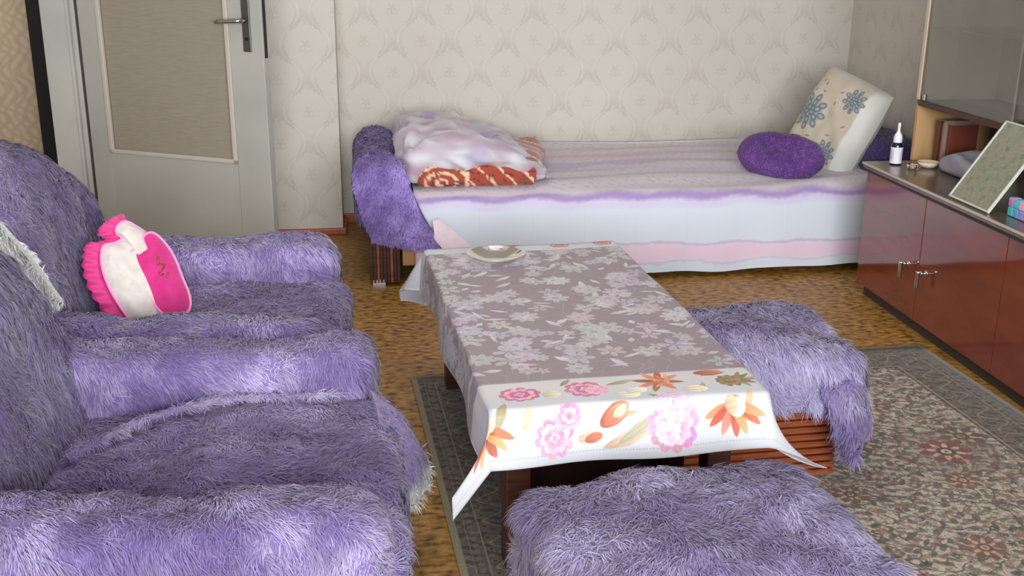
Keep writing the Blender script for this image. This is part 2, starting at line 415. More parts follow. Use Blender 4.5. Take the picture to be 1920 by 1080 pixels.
# ------------------------------------------------------------------ fur
def furred(name, V, F, parent, n, length=.045, width=.0035, mask=None, colf=None, mt='fur', flow=None, seed=1, lift=.55, grav=.7, swirl=.8,
           root=(104, 88, 142), tip=(184, 171, 206), shrink=0.0, base_mult=.55, viol=.85, kind='stuff'):
    """surface V,F plus a pile of n curved hair blades growing from it"""
    g = np.random.default_rng(seed)
    NV = vnormals(V, F)
    T = np.concatenate([F[:, [0, 1, 2]], F[:, [0, 2, 3]]])
    A = np.linalg.norm(np.cross(V[T[:, 1]]-V[T[:, 0]], V[T[:, 2]]-V[T[:, 0]]), axis=1)
    C = (V[T[:, 0]]+V[T[:, 1]]+V[T[:, 2]])/3; CN = NV[T[:, 0]]
    wgt = A*(mask(C, CN) if mask else 1.0)
    t = g.choice(len(T), n, p=wgt/wgt.sum())
    r1, r2 = np.sqrt(g.random((n, 1))), g.random((n, 1)); w0, w1, w2 = 1-r1, r1*(1-r2), r1*r2
    P = V[T[t, 0]]*w0+V[T[t, 1]]*w1+V[T[t, 2]]*w2
    Nn = NV[T[t, 0]]*w0+NV[T[t, 1]]*w1+NV[T[t, 2]]*w2; Nn /= np.linalg.norm(Nn, axis=1, keepdims=True)+1e-9
    f1 = Noise(.22, seed=seed+11, outs=3)(P); f2 = Noise(.045, seed=seed+12, outs=3)(P)
    D = f1*swirl*.6+f2*swirl*.45+g.normal(0, .28, (n, 3))
    if flow is not None: D = D+flow(P, Nn)
    D[:, 2] -= grav
    D -= Nn*(D*Nn).sum(1, keepdims=True)                     # along the surface
    D /= np.linalg.norm(D, axis=1, keepdims=True)+1e-9
    ln = length*g.uniform(.55, 1.25, (n, 1))*(1+.25*f2[:, :1])
    ln = np.clip(ln, length*.3, length*1.8)
    d1 = Nn*lift+D*.8; d1 /= np.linalg.norm(d1, axis=1, keepdims=True)
    d2 = Nn*lift*.25+D+np.array([0, 0, -.35]); d2 /= np.linalg.norm(d2, axis=1, keepdims=True)
    B = np.cross(D, Nn); B /= np.linalg.norm(B, axis=1, keepdims=True)+1e-9
    B = B+Nn*g.normal(0, .35, (n, 1))
    wd = width*g.uniform(.6, 1.3, (n, 1))
    p0 = P-Nn*.002; p1 = p0+d1*ln*.45; p2 = p1+d2*ln*.55
    BV = np.stack([p0-B*wd*.5, p0+B*wd*.5, p1-B*wd*.4, p1+B*wd*.4, p2], 1).reshape(-1, 3)
    # dye: slow patches, fine streaks, pale tips
    patch = Noise(.35, seed=seed+21)(P)*.5+Noise(.12, seed=seed+22)(P)*.35
    if colf is not None: cr, ct = colf(P, Nn, patch)
    else:
        k = np.clip(.5+patch*.42, 0, 1)[:, None]
        cr = s2l(root)*(.75+.5*k); ct = s2l(tip)*(.55+.6*k)
        vio = s2l((122, 88, 166)); k = np.clip(.5+patch*.6, 0, 1)[:, None]; k = 1-(1-k)*viol; ct = ct*(.4+.6*k)+vio*(1-k)*.6; cr = cr*(.55+.45*k)+s2l((84, 58, 128))*(1-k)*.45
    jit = g.uniform(.7, 1.25, (n, 1)); cr = cr*jit; ct = ct*jit
    cm = cr*.45+ct*.55
    BC = np.stack([cr, cr, cm, cm, ct], 1).reshape(-1, 3)
    nn = Nn*.8+B*0+d1*.12; nn[:, 2] += .04; nn /= np.linalg.norm(nn, axis=1, keepdims=True)
    jn = nn+g.normal(0, .22, (n, 3)); jn /= np.linalg.norm(jn, axis=1, keepdims=True)
    BN = np.repeat(jn, 5, axis=0)
    # base skin colour
    pb = Noise(.35, seed=seed+21)(V)*.5+Noise(.12, seed=seed+22)(V)*.35
    if colf is not None: cb = colf(V, NV, pb)[0]*.9
    else: cb = s2l(root)*(.8+.5*np.clip(.5+pb*.42, 0, 1)[:, None])
    nb = len(V); idx = nb+np.arange(n)[:, None]*5
    quads = np.concatenate([F, idx+np.array([[0, 1, 3, 2]])]); tris = idx+np.array([[2, 3, 4]])
    o = npmesh(name, np.concatenate([V, BV]), quads, M[mt], parent, col=np.concatenate([cb, BC]), nrm=np.concatenate([NV, BN]), tris=tris)
    return o

def soft(h, r, c, n, deform=None, bump=.006, per=.25, seed=0):
    V, F = rbox(h, r, n); V = V+np.array(c)
    if deform: V = deform(V)
    NV = vnormals(V, F)
    V = V+NV*(Noise(per, seed=seed)(V)[:, None]*bump+Noise(per*.4, seed=seed+1)(V)[:, None]*bump*.4)
    return V, F
def sheet(rows, thick=.006):
    """closed thin sheet from an (a,b,3) grid of points; normals follow the grid"""
    G = np.asarray(rows, float); a, b, _ = G.shape
    du = np.gradient(G, axis=0); dv = np.gradient(G, axis=1); n = np.cross(du, dv); n /= np.linalg.norm(n, axis=2, keepdims=True)+1e-9
    T = G.reshape(-1, 3); Bm = (G-n*thick).reshape(-1, 3); V = np.concatenate([T, Bm])
    I = np.arange(a*b).reshape(a, b)
    q = np.stack([I[:-1, :-1], I[1:, :-1], I[1:, 1:], I[:-1, 1:]], -1).reshape(-1, 4)
    F = [q, q[:, ::-1]+a*b]
    per = np.concatenate([I[:, 0], I[-1, 1:], I[-2::-1, -1], I[0, -2:0:-1]])
    nx = np.roll(per, -1); F.append(np.stack([nx, per, per+a*b, nx+a*b], -1)[:, [0, 1, 2, 3]][:, ::-1])
    return V, np.concatenate(F)
def resample(ctrl, n):
    """catmull-like smooth interpolation of control points along axis 0"""
    c = np.asarray(ctrl, float); k = len(c); t = np.linspace(0, k-1, n); i = np.clip(t.astype(int), 0, k-2); f = (t-i)
    sh = (n,)+(1,)*(c.ndim-1); f = f.reshape(sh)
    p0 = c[np.maximum(i-1, 0)]; p1 = c[i]; p2 = c[i+1]; p3 = c[np.minimum(i+2, k-1)]
    return .5*((2*p1)+(-p0+p2)*f+(2*p0-5*p1+4*p2-p3)*f**2+(-p0+3*p1-3*p2+p3)*f**3)
def patch(ctrl, na, nb):
    g = resample(ctrl, na); g = resample(np.swapaxes(g, 0, 1), nb); return np.swapaxes(g, 0, 1)

# ------------------------------------------------------------------ armchairs
def armchair(ox, ya, yb, label, seed, nf, w, near):
    t = thing('armchair', label, 'armchair', (ox-.45, (ya+yb)/2, 0))
    base = np.array([ox-.45, (ya+yb)/2, 0])
    L_ = lambda V: V-base
    yc = (ya+yb)/2; aw = .20
    # wooden/upholstered carcass low down
    MB().box((-.50, -(yb-ya)/2+.06, .03), (.40, (yb-ya)/2-.06, .30), .02).build('frame', M['darkwood'], t)
    for sx in (-.44, .36):
        for sy in (-1, 1):
            MB().box((sx-.025, sy*((yb-ya)/2-.1)-.025, 0), (sx+.025, sy*((yb-ya)/2-.1)+.025, .05)).build('leg', M['darkwood'], t)
    # seat
    def dseat(V):
        x = V[:, 0]-ox; y = (V[:, 1]-yc)/(.5*(yb-ya)-.1)
        up = V[:, 2] > .2
        V[:, 2] += np.where(up, .018*(1-np.clip(y, -1, 1)**2)-.03*np.clip(-(x+.35)/.4, 0, 1), 0)
        V[:, 0] += np.where(V[:, 2] < .2, .0, 0)
        return V
    V, F = soft(((.80)/2, (yb-ya)/2-.13, .145), .075, (ox-.36, yc, .215), (40, 34, 16), dseat, .005, .35, seed)
    msk = lambda C, N_: np.where(N_[:, 2] < -.5, 0, 1.)*np.where(C[:, 0] < ox-.74, 0, 1)
    furred('seat', L_(V), F, t, nf, .028, w, lambda C, N_: msk(C+base, N_), seed=seed, grav=.25, swirl=.6, flow=lambda P, N_: np.array([.45, 0, 0]), lift=.42)
    # arms
    for k, yy_ in enumerate((ya+aw/2, yb-aw/2)):
        top = .50 if near or k == 1 else .485
        def darm(V):
            x = V[:, 0]-ox
            V[:, 2] += np.where(V[:, 2] > .3, .018*np.sin(x*4)-.02*np.clip((x+.1)/.12, 0, 1)+.03*np.clip(-(x+.55)/.3, 0, 1), 0)
            sgn = np.sign(V[:, 1]-yy_)
            if near and k == 0:
                bp_ = np.exp(-((x+.21)/.085)**2); V[:, 2] += np.where(V[:, 2] < .40, bp_*(.40-V[:, 2]), 0)
            return V
        z0 = .10 if not (near and k == 0) else .14
        V, F = soft((.84/2, aw/2, (top-z0)/2), .068, (ox-.43, yy_, (top+z0)/2), (42, 14, 20), darm, .006, .32, seed+5+k)
        hem = (lambda C, N_: np.where(N_[:, 2] < -.4, 0, 1.))
        furred('armrest', L_(V), F, t, int(nf*.95), .030, w, hem, seed=seed+7+k, grav=.9, swirl=.55, flow=lambda P, N_: np.array([.35, 0, 0]), lift=.45,
               tip=(188, 175, 210))
    if near: MB().box((ox-.82-base[0], ya+.03-base[1], .05), (ox-.04-base[0], ya+.09-base[1], .44), .02).build('arm_side', M['darkwood'], t)
    # backrest, leaning back, rounded crown
    def dback(V):
        z = V[:, 2]; y = (V[:, 1]-yc)/((yb-ya)/2)
        V[:, 0] -= np.clip(z-.36, 0, 1)*.22+np.clip(z-.66, 0, 1)**1.5*.75
        V[:, 2] -= np.where(z > .5, .13*np.abs(y)**3*np.clip((z-.5)/.35, 0, 1), 0)
        V[:, 1] = yc+(V[:, 1]-yc)*(1-.10*np.clip((z-.45)/.4, 0, 1))
        return V
    V, F = soft((.13, (yb-ya)/2-.02, .30), .11, (ox-.70-.13, yc, .585), (16, 40, 30), dback, .007, .35, seed+3)
    furred('backrest', L_(V), F, t, int(nf*1.5), .034, w, lambda C, N_: np.where(N_[:, 0] < -.6, .3, 1.)*np.where(N_[:, 2] < -.4, 0, 1), seed=seed+13, grav=.8, swirl=.5, lift=.36,
           root=(92, 80, 128) , tip=(166, 154, 190))
    return t, base
nearc, nb_ = armchair(.012, 1.70, 2.715, 'nearest armchair, draped in shaggy lilac fur, cropped by the lower left corner', 31, 60000, .0021, True)
farc, fb_ = armchair(-.112, 2.735, 3.70, 'farther armchair in lilac fur holding the pink heart cushion, beside the door', 61, 42000, .0027, False)

# loose fur corner hanging off the near chair, with its white backing showing
ctrl = np.array([[(-.03, 2.60, .365), (-.01, 2.50, .37), (.0, 2.38, .365), (.0, 2.27, .34)],
                 [(.02, 2.585, .325), (.045, 2.50, .33), (.045, 2.39, .32), (.035, 2.28, .30)],
                 [(.075, 2.535, .265), (.09, 2.47, .265), (.08, 2.37, .255), (.05, 2.28, .245)],
                 [(.115, 2.49, .215), (.12, 2.42, .195), (.095, 2.35, .185), (.06, 2.28, .19)]])
G = patch(ctrl-nb_, 24, 24)
V, F = sheet(G, .008)
def flapcol(P, N_, pt):
    z = P[:, 2:3]; k = np.clip((.238-z+pt[:, None]*.012)/.02, 0, 1)
    a = s2l((150, 128, 184)); b_ = s2l((226, 226, 226)); c = a*(1-k)+b_*k
    return c*.8, c*1.05
o = furred('fur_flap', V, F, nearc, 6000, .022, .0026, None, flapcol, seed=91, grav=.9, swirl=.4, lift=.3)
o['label'] = 'loose lilac fur corner with white hem'
# white selvedge on the back of the near chair
cl_ = [(-.90, .775), (-.88, .745), (-.85, .70), (-.822, .65), (-.795, .60), (-.778, .57)]
ctrl = np.array([[(x-.018, 2.695, z-.012), (x, 2.710, z), (x+.014, 2.70, z+.012)] for x, z in cl_])
V, F = sheet(patch(ctrl-nb_, 30, 8), .012)
wc = lambda P, N_, pt: (np.ones((len(P), 1))*s2l((180, 178, 176)), np.ones((len(P), 1))*s2l((232, 230, 228)))
o = furred('white_trim', V, F, nearc, 3500, .022, .003, None, wc, seed=95, grav=.5, swirl=.9, lift=.6); o['label'] = 'white fur edge of the throw along the back'

# welt of fur where the near seat meets the far arm
mbp = resample(np.array([(-.66, 2.24, .375), (-.55, 2.39, .385), (-.44, 2.465, .388), (-.30, 2.505, .39), (-.08, 2.51, .385)]), 30)-nb_
mm_ = MB().tube(mbp, [.008]*30, 10); V = np.concatenate(mm_.v); F = np.array([f for f in mm_.f if len(f) == 4])
o = furred('seat_welt', V, F, nearc, 4500, .022, .0022, seed=97, grav=.3, swirl=.5, lift=.4, root=(118, 102, 148), tip=(200, 190, 212))
# ------------------------------------------------------------------ heart cushion
import json
def frame_from(c, n, up=(0, 0, 1)):
    n = np.array(n, float); n /= np.linalg.norm(n); u = np.cross(np.array(up, float), n); u /= np.linalg.norm(u); v = np.cross(n, u)
    return np.array(c, float), u, v, n
HC, HU, HV, HN = frame_from((-.705, 3.20, .485), (.62, -.62, .42))
def spline_closed(pts, n):
    p = np.array(pts, float); k = len(p); t = np.linspace(0, k, n, endpoint=False); i = t.astype(int); f = (t-i)[:, None]
    a, b_, c, d_ = p[(i-1) % k], p[i % k], p[(i+1) % k], p[(i+2) % k]
    return .5*((2*b_)+(-a+c)*f+(2*a-5*b_+4*c-d_)*f**2+(-a+3*b_-3*c+d_)*f**3)
HEART_OUT = [(0.0298, 0.1663), (0.0119, 0.148), (0.0224, 0.1257), (-0.0031, 0.1153), (-0.039, 0.1153), (-0.0578, 0.0938), (-0.0708, 0.0497), (-0.0713, -0.0052), (-0.0605, -0.0631), (-0.0405, -0.1199), (0.0013, -0.1456), (0.0674, -0.1581), (0.1231, -0.1675), (0.1472, -0.1431), (0.1573, -0.096), (0.1536, -0.0371), (0.1462, 0.035), (0.1243, 0.0935), (0.0958, 0.1343), (0.0567, 0.1688)]
HEART_IN = [(0.0681, 0.1037), (0.0647, 0.0842), (0.0396, 0.0817), (0.0146, 0.0733), (0.0025, 0.0482), (0.0068, -0.0009), (0.0181, -0.0599), (0.0389, -0.1178), (0.0737, -0.1537), (0.1069, -0.1506), (0.1377, -0.1322), (0.151, -0.0944), (0.1494, -0.036), (0.1473, 0.0265), (0.1322, 0.0794), (0.1093, 0.1123), (0.0838, 0.1153)]
HEART_RUF = [(-0.0029, 0.181), (-0.0279, 0.1544), (-0.0092, 0.1377), (-0.028, 0.1326), (-0.073, 0.1346), (-0.0928, 0.1096), (-0.1112, 0.0671), (-0.1151, 0.0097), (-0.1021, -0.052), (-0.0722, -0.1249), (-0.0328, -0.1439), (0.0652, -0.1635), (0.1266, -0.1725), (0.1519, -0.1464), (0.1644, -0.0958), (0.1615, -0.0349), (0.1561, 0.0369), (0.1341, 0.0954), (0.0981, 0.14), (0.0658, 0.1973)]
def pillow_from(outline, thick, rings=10, n=96, sign=1, lift=0, center=None, pw=.5):
    o_ = spline_closed(outline, n); c = o_.mean(0) if center is None else np.array(center)
    P = []; F = []
    for j in range(rings+1):
        s = 1-j/rings
        z = thick*(1-s**2.6)**pw
        P.append(np.concatenate([c+(o_-c)*s, np.full((n, 1), z*sign+lift)], 1))
    V = np.concatenate(P)
    for j in range(rings):
        for i in range(n):
            q = (j*n+i, j*n+(i+1) % n, (j+1)*n+(i+1) % n, (j+1)*n+i)
            F.append(q if sign > 0 else q[::-1])
    return V, np.array(F)
def toworld(V, fr):
    c, u, v, n = fr; return c+V[:, :1]*u+V[:, 1:2]*v+V[:, 2:3]*n
FR = (HC, HU, HV, HN)
hc_ = thing('heart_cushion', 'pink and white heart-shaped cushion with frilled pink edge on far armchair', 'cushion', tuple(HC))
def hpart(name, V, F, mt, sm=True):
    return npmesh(name, toworld(V, FR)-HC, F, mt, hc_, smooth=sm)
pinkm = noisy(mat('magenta_plush', rough=.85, Sheen_Weight=.3), lin(192, 28, 112), lin(206, 42, 128), 30, bump=.2)
wpl = noisy(mat('white_plush', rough=.9, Sheen_Weight=.3), lin(204, 194, 188), lin(218, 208, 202), 40, bump=.2)
A_, FA = pillow_from(HEART_OUT, .045); B_, FB = pillow_from(HEART_OUT, .05, sign=-1)
hpart('cushion_body', np.concatenate([A_, B_]), np.concatenate([FA, FB+len(A_)]), wpl)
A_, FA = pillow_from(HEART_IN, .018, lift=.034, pw=.8)
hpart('inner_heart', A_, FA, pinkm)
# pale cord round the inner heart and frilled edge
def cord(outline, r, z, mt, name, n=120):
    o_ = spline_closed(outline, n); c = o_.mean(0); V = []; F = []
    for i in range(n):
        t = o_[(i+1) % n]-o_[i-1]; t /= np.linalg.norm(t); nn = np.array([t[1], -t[0]])
        for k in range(6):
            a = 2*PI*k/6; q = o_[i]+nn*math.cos(a)*r; V.append((q[0], q[1], z+math.sin(a)*r))
    for i in range(n):
        for k in range(6): F.append((i*6+k, i*6+(k+1) % 6, ((i+1) % n)*6+(k+1) % 6, ((i+1) % n)*6+k))
    return hpart(name, np.array(V), np.array(F), mt)
lp = mat('pale_pink_cord', lin(245, 150, 200), .8)
cord(HEART_IN, .004, .036, lp, 'inner_piping'); cord(HEART_OUT, .004, .004, lp, 'edge_piping')
rf = spline_closed(HEART_OUT, 200); rr = spline_closed(HEART_RUF, 200); V = []; F = []
for i in range(200):
    for j in range(5):
        s = j/4; q = rf[i]*(1-s)+rr[i]*s
        V.append((q[0], q[1], -.004-.02*s+.009*s*math.sin(i*2*PI*34/200)))
for i in range(200):
    for j in range(4): F.append((i*5+j, i*5+j+1, ((i+1) % 200)*5+j+1, ((i+1) % 200)*5+j))
rfm = mat('frill_satin', lin(216, 46, 132), .6, Sheen_Weight=.3)
ro = hpart('frill', np.array(V), np.array(F), rfm); ro['label'] = 'gathered hot pink frill'
md = ro.modifiers.new('s', 'SOLIDIFY'); md.thickness = .003
# small stitched sprig in the middle
mb = MB(); hi = np.mean(HEART_IN, 0)
for k, (dx, dy, l, a) in enumerate(((0, .028, .022, 1.2), (.008, .018, .018, 2.3), (.0, .0, .02, .4), (.012, -.02, .016, 1.0), (-.006, -.012, .012, 2.8))):
    p = [(hi[0]+dx+math.cos(a)*l*s, hi[1]+dy+math.sin(a)*l*s, .054) for s in (-.6, 0, .6)]
    mb.tube([tuple(toworld(np.array([q]), FR)[0]-HC) for q in p], .0028, 6)
mb.build('stitched_sprig', mat('gold_thread', lin(150, 78, 50), .5), hc_, True)

# ------------------------------------------------------------------ rug
RW, RL = 1.90, 2.75
pr = Paint(RW, RL, 560, (188, 175, 157))
X, Y = pr.grid(); PP = np.stack([X.ravel(), Y.ravel()], 1)
def fld(per, seed, waves=12): return Noise(per, 2, waves, seed)(PP).reshape(X.shape)
Xs = np.minimum(X, RW-X); Ys = np.minimum(Y, RL-Y)
f1 = fld(.085, 1); f2 = fld(.06, 2); f3 = fld(.05, 3)
vine = np.clip((.16-np.abs(f1))/.08, 0, 1)
vine = np.clip((.24-np.abs(f1))/.1, 0, 1); pr.blend(vine*.8, (74, 70, 62)); f4 = fld(.045, 4); f5 = fld(.038, 5); pr.blend(np.clip((.22-np.abs(f4))/.1, 0, 1)*.6, (88, 82, 70)); pr.blend(np.clip((f5-.7)/.2, 0, 1)*.55, (66, 62, 56))
pr.blend(np.clip((.13-np.abs(f2))/.07, 0, 1)*.62, (96, 84, 72))
pr.blend(np.clip((f3-1.15)/.15, 0, 1)*.7, (70, 70, 60))
pr.blend(np.clip((-f3-1.25)/.15, 0, 1)*.6, (150, 92, 76))
g = random.Random(3)
pts = []
for i in range(1500):
    x, y = g.uniform(0, RW), g.uniform(0, RL); r = g.uniform(.008, .018)
    if all((x-a)**2+(y-b)**2 > (r+c)**2*1.3 for a, b, c in pts): pts.append((x, y, r))
for i, (x, y, r) in enumerate(pts):
    c = g.choice([(70, 66, 58), (92, 80, 66), (132, 92, 78), (120, 60, 56), (84, 92, 80), (205, 192, 170)])
    for k in range(5): a = 2*PI*k/5+i; pr.blob(x+math.cos(a)*r*.6, y+math.sin(a)*r*.6, r*.5, r*.28, a, c, al=.85, soft=.4)
    pr.blob(x, y, r*.3, r*.3, 0, g.choice([(196, 176, 150), (60, 50, 44)]), al=.8, soft=.4)
def rosette(x, y, R, c1, c2, c3):
    for k in range(8): a = 2*PI*k/8; pr.blob(x+math.cos(a)*R*.62, y+math.sin(a)*R*.62, R*.42, R*.24, a, c1, al=.9, soft=.3)
    for k in range(8): a = 2*PI*k/8+.39; pr.blob(x+math.cos(a)*R*.45, y+math.sin(a)*R*.45, R*.26, R*.12, a, c2, al=.9, soft=.3)
    pr.blob(x, y, R*.36, R*.36, 0, c3, soft=.2); pr.blob(x, y, R*.2, R*.2, 0, c2, soft=.2); pr.blob(x, y, R*.08, R*.08, 0, c1, soft=.3)
for j in range(9):
    for i in range(5):
        x = .34+i*.31+(.155 if j % 2 else 0); y = .3+j*.28
        if x < RW-.3 and y < RL-.25: rosette(x+g.uniform(-.03, .03), y+g.uniform(-.03, .03), g.uniform(.05, .075), g.choice([(112, 60, 56), (120, 76, 66), (88, 66, 56)]), (190, 168, 140), g.choice([(72, 62, 54), (128, 66, 60)]))
for (x, y, rr_) in ((1.30, .72, .16), (1.66, .30, .13), (.9, 1.4, .17), (1.5, 1.9, .15)):      # dark hexagon medallions
    ang_ = np.arctan2(Y-y, X-x); rad = np.hypot(X-x, Y-y); hexr = rr_/(np.cos((ang_ % (PI/3))-PI/6))*.9
    hexr = hexr+f2*.006; pr.blend(np.clip((.010-np.abs(rad-hexr))/.006, 0, 1)*.6, (92, 58, 50)); pr.blend(np.clip((hexr-rad)/.01, 0, 1)*.3, (120, 104, 86))
    rosette(x, y, rr_*.55, (126, 54, 52), (198, 178, 150), (74, 56, 48))
pr.blend(np.clip((.10-np.abs(f4))/.05, 0, 1)*.6, (188, 174, 154)); pr.blend(np.clip((.10-np.abs(f5))/.05, 0, 1)*.55, (66, 62, 56)); pr.blend(np.clip((fld(.03, 6)-.75)/.2, 0, 1)*.5, (80, 72, 62))
# border: dark ground with pale scrolls, guard lines
dm = np.minimum(Xs, Ys); along = np.where(Xs < Ys, Y, X)
bm = np.clip((.205-dm)/.003, 0, 1); pr.blend(bm, (98, 90, 79)); pr.blend(bm*np.clip((.22-np.abs(f4))/.1, 0, 1)*.8, (138, 126, 108)); pr.blend(bm*np.clip((-f1-.9)/.2, 0, 1)*.5, (116, 76, 66)); pr.blend(bm*np.clip((f5-.5)/.2, 0, 1)*.6, (50, 46, 42))
sc = np.abs((dm-.125)-.032*np.sin(along*2*PI/.11)); pr.blend(bm*np.clip((.007-sc)/.004, 0, 1)*.8, (150, 136, 114))
rs = np.hypot((along+.0275) % .055-.0275, (np.abs(dm-.125)-.034)); pr.blend(bm*np.clip((.013-rs)/.004, 0, 1)*.75, (128, 104, 84)); pr.blend(bm*np.clip((.006-rs)/.003, 0, 1), (60, 40, 36))
sm_ = np.hypot((along+.015) % .03-.015, dm-.055); pr.blend(bm*np.clip((.010-sm_)/.004, 0, 1)*.7, (134, 122, 100))
for p, w_, c in ((.075, .003, (158, 146, 124)), (.195, .004, (160, 148, 126)), (.040, .002, (150, 138, 118)), (.206, .003, (48, 42, 38))): pr.blend(np.clip((w_-np.abs(dm-p))/.002, 0, 1)*.85, c)
pr.blend(np.clip((.020-dm)/.002, 0, 1), (150, 138, 112))
pr.a += RNG.normal(0, 7, pr.a.shape[:2]+(1,))
# the border woven a little paler on the field side away from the chairs is the same weave; keep one material
M['rug'] = immat('persian_rug', pr.a, .95, bump=.5, Sheen_Weight=.15)
V, F = rbox((RW/2, RL/2, .005), .0045, (24, 34, 3)); V = V+np.array([RW/2, RL/2, .006])
uv = np.stack([V[:, 0]/RW, V[:, 1]/RL], 1)
rug = npmesh('rug', V, F, M['rug'], None, uv=uv)
rug.location = (.26, .78, 0); rug.rotation_euler = (0, 0, math.radians(2.9))
tag(rug, 'patterned beige Persian rug with dark border under the coffee table', 'rug')

# ------------------------------------------------------------------ coffee table and its cloth
TW, TL, TH = .64, 1.31, .445
T0 = (.536, 2.875, 0.012); TR = math.radians(3.0)
tb = thing('coffee_table', 'low dark wooden coffee table hidden under the floral cloth', 'table', T0, TR)
MB().box((-TW/2, -TL/2, TH-.03-.012), (TW/2, TL/2, TH-.012), .006).build('tabletop', M['darkwood'], tb)
for sx in (-1, 1):
    for sy in (-1, 1):
        MB().box((sx*(TW/2-.075)-.03, sy*(TL/2-.10)-.03, 0), (sx*(TW/2-.075)+.03, sy*(TL/2-.10)+.03, TH-.04), .004).build('leg', M['darkwood'], tb)
for sy in (-1, 1): MB().box((-TW/2+.09, sy*(TL/2-.10)-.012, TH-.13), (TW/2-.09, sy*(TL/2-.10)+.012, TH-.04)).build('apron', M['darkwood'], tb)
for sx in (-1, 1): MB().box((sx*(TW/2-.075)-.012, -TL/2+.12, TH-.13), (sx*(TW/2-.075)+.012, TL/2-.12, TH-.04)).build('apron', M['darkwood'], tb)
MB().box((-TW/2+.09, -TL/2+.12, .10), (TW/2-.09, TL/2-.12, .125)).build('lower_shelf', M['darkwood'], tb)

DF, DB, DS = .13, .21, .14            # drops front, back, sides
CW, CL = TW+2*DS, TL+DF+DB
pc = Paint(CW, CL, 1000, (134, 118, 126))
X, Y = pc.grid(); PP = np.stack([X.ravel(), Y.ravel()], 1)
# silver brocade on mauve: overlapping blossoms and scrolls
g = random.Random(8)
f1 = fld(.09, 31); f2 = fld(.05, 32)
sil = (186, 180, 188)
for i in range(230):
    x, y = g.uniform(.02, CW-.02), g.uniform(.30, CL-.26); R = g.uniform(.018, .046); n = g.choice([5, 6, 7, 8]); a0 = g.uniform(0, 6)
    c = [v+g.uniform(-12, 10) for v in sil]
    for k in range(n):
        a = a0+2*PI*k/n; pc.blob(x+math.cos(a)*R*.6, y+math.sin(a)*R*.6, R*.42, R*.25, a, c, al=.8, soft=.25)
        pc.blob(x+math.cos(a)*R*.6, y+math.sin(a)*R*.6, R*.22, R*.07, a, (160, 146, 154), al=.7, soft=.5)
    pc.blob(x, y, R*.2, R*.2, 0, (160, 148, 156), soft=.3)
for i in range(150):
    x, y, a = g.uniform(.02, CW-.02), g.uniform(.33, CL-.2), g.uniform(0, PI)
    pc.leaf(x, y, g.uniform(.015, .04), g.uniform(.005, .011), a, [v+g.uniform(-10, 8) for v in sil])
pc.blend(np.clip((.07-np.abs(f1))/.05, 0, 1)*.6, (182, 174, 182))
# printed floral borders at both ends
BW = DF+.145; BB = DB+.065
bord = np.maximum(np.clip((BW-Y)/.006, 0, 1), np.clip((Y-(CL-BB))/.006, 0, 1))
pc.blend(bord, (192, 193, 199))
pc.blend(np.clip((.055-np.abs(Y-BW+.045))/.05, 0, 1)*(Y < BW)*.55, (206, 196, 190))
edge_line = np.clip((.002-np.abs(Y-.022))/.001, 0, 1)*((X*400).astype(int) % 3 > 0); pc.blend(edge_line*.5, (150, 150, 160))
pk1, pk2, pk3 = (184, 134, 160), (200, 168, 188), (156, 74, 112)
dk1, dk2, dk3 = (176, 100, 130), (206, 150, 170), (110, 40, 62)
or1, or2 = (176, 80, 52), (200, 130, 96)
gn = (156, 146, 112); br = (150, 84, 52)
ol = DS
def fx(u): return ol+u*TW
# leaves and stems first
for (u, y, l, w_, a, c) in ((.47, .045, .06, .016, .35, (186, 158, 132)), (.52, .07, .065, .014, .6, (160, 152, 126)), (.46, .10, .04, .008, .2, gn), (.60, .14, .03, .008, -.8, gn), (.03, .12, .045, .012, 1.2, gn),
                            (.78, .17, .03, .009, 1.2, gn), (.93, .12, .035, .009, 1.3, (196, 170, 140)), (.12, .11, .03, .010, 1.3, (190, 180, 150)), (.33, .20, .03, .009, -.4, gn), (.50, .235, .04, .010, .3, gn),
                            (.86, .245, .035, .010, .2, (120, 104, 74)), (.30, .25, .025, .008, .9, (140, 130, 100)), (.66, .2, .02, .008, 0, gn), (.97, .2, .03, .008, .6, gn)):
    pc.leaf(fx(u), y, l, w_, a, c)
pc.lily(fx(-.03), .095, .066, -PI/2+.05, or1, or2, seed=1); pc.blob(fx(-.02), .10, .018, .020, 0, (240, 196, 164), shade=.1); pc.peony(fx(.215), .058, .048, pk1, pk2, dk3, seed=2); pc.peony(fx(.27), .105, .036, pk2, pk1, (190, 110, 150), seed=12)
for (u, y, r, a, c) in ((.345, .052, .030, .15, (234, 176, 146)), (.355, .050, .022, .3, or1), (.43, .100, .042, .7, or1), (.44, .104, .034, .75, or2), (.425, .096, .028, .8, (206, 96, 62)), (.45, .108, .02, .7, (240, 190, 150))): pc.blob(fx(u), y, r, r*.52, a, c, shade=.2, pw=1.8)
pc.peony(fx(.64), .070, .064, pk1, pk2, (176, 96, 140), seed=5, n=12); pc.peony(fx(.645), .118, .046, pk2, (206, 186, 198), (180, 110, 150), seed=15); pc.peony(fx(.62), .055, .03, (204, 180, 194), pk2, (150, 80, 120), seed=25)
pc.lily(fx(.875), .110, .076, -PI/2, or1, or2, seed=6, n=7); pc.blob(fx(.885), .098, .020, .024, 0, (246, 206, 186), shade=.15); pc.blob(fx(.862), .105, .016, .022, .3, (236, 170, 140), shade=.15)
pc.peony(fx(.12), .205, .050, dk1, dk2, dk3, seed=7, sq=.7); pc.peony(fx(.36), .205, .052, dk1, dk2, dk3, seed=8, sq=.8); pc.peony(fx(.40), .195, .03, (214, 160, 178), dk2, dk3, seed=18, sq=.8)
pc.lily(fx(.64), .225, .058, .1, br, (204, 122, 82), n=8, fan=5.6, seed=9); pc.lily(fx(.67), .22, .04, 2.6, (190, 104, 64), (214, 140, 96), n=5, fan=2.5, seed=19); pc.blob(fx(.845), .255, .036, .015, .05, (184, 92, 58), shade=.25)
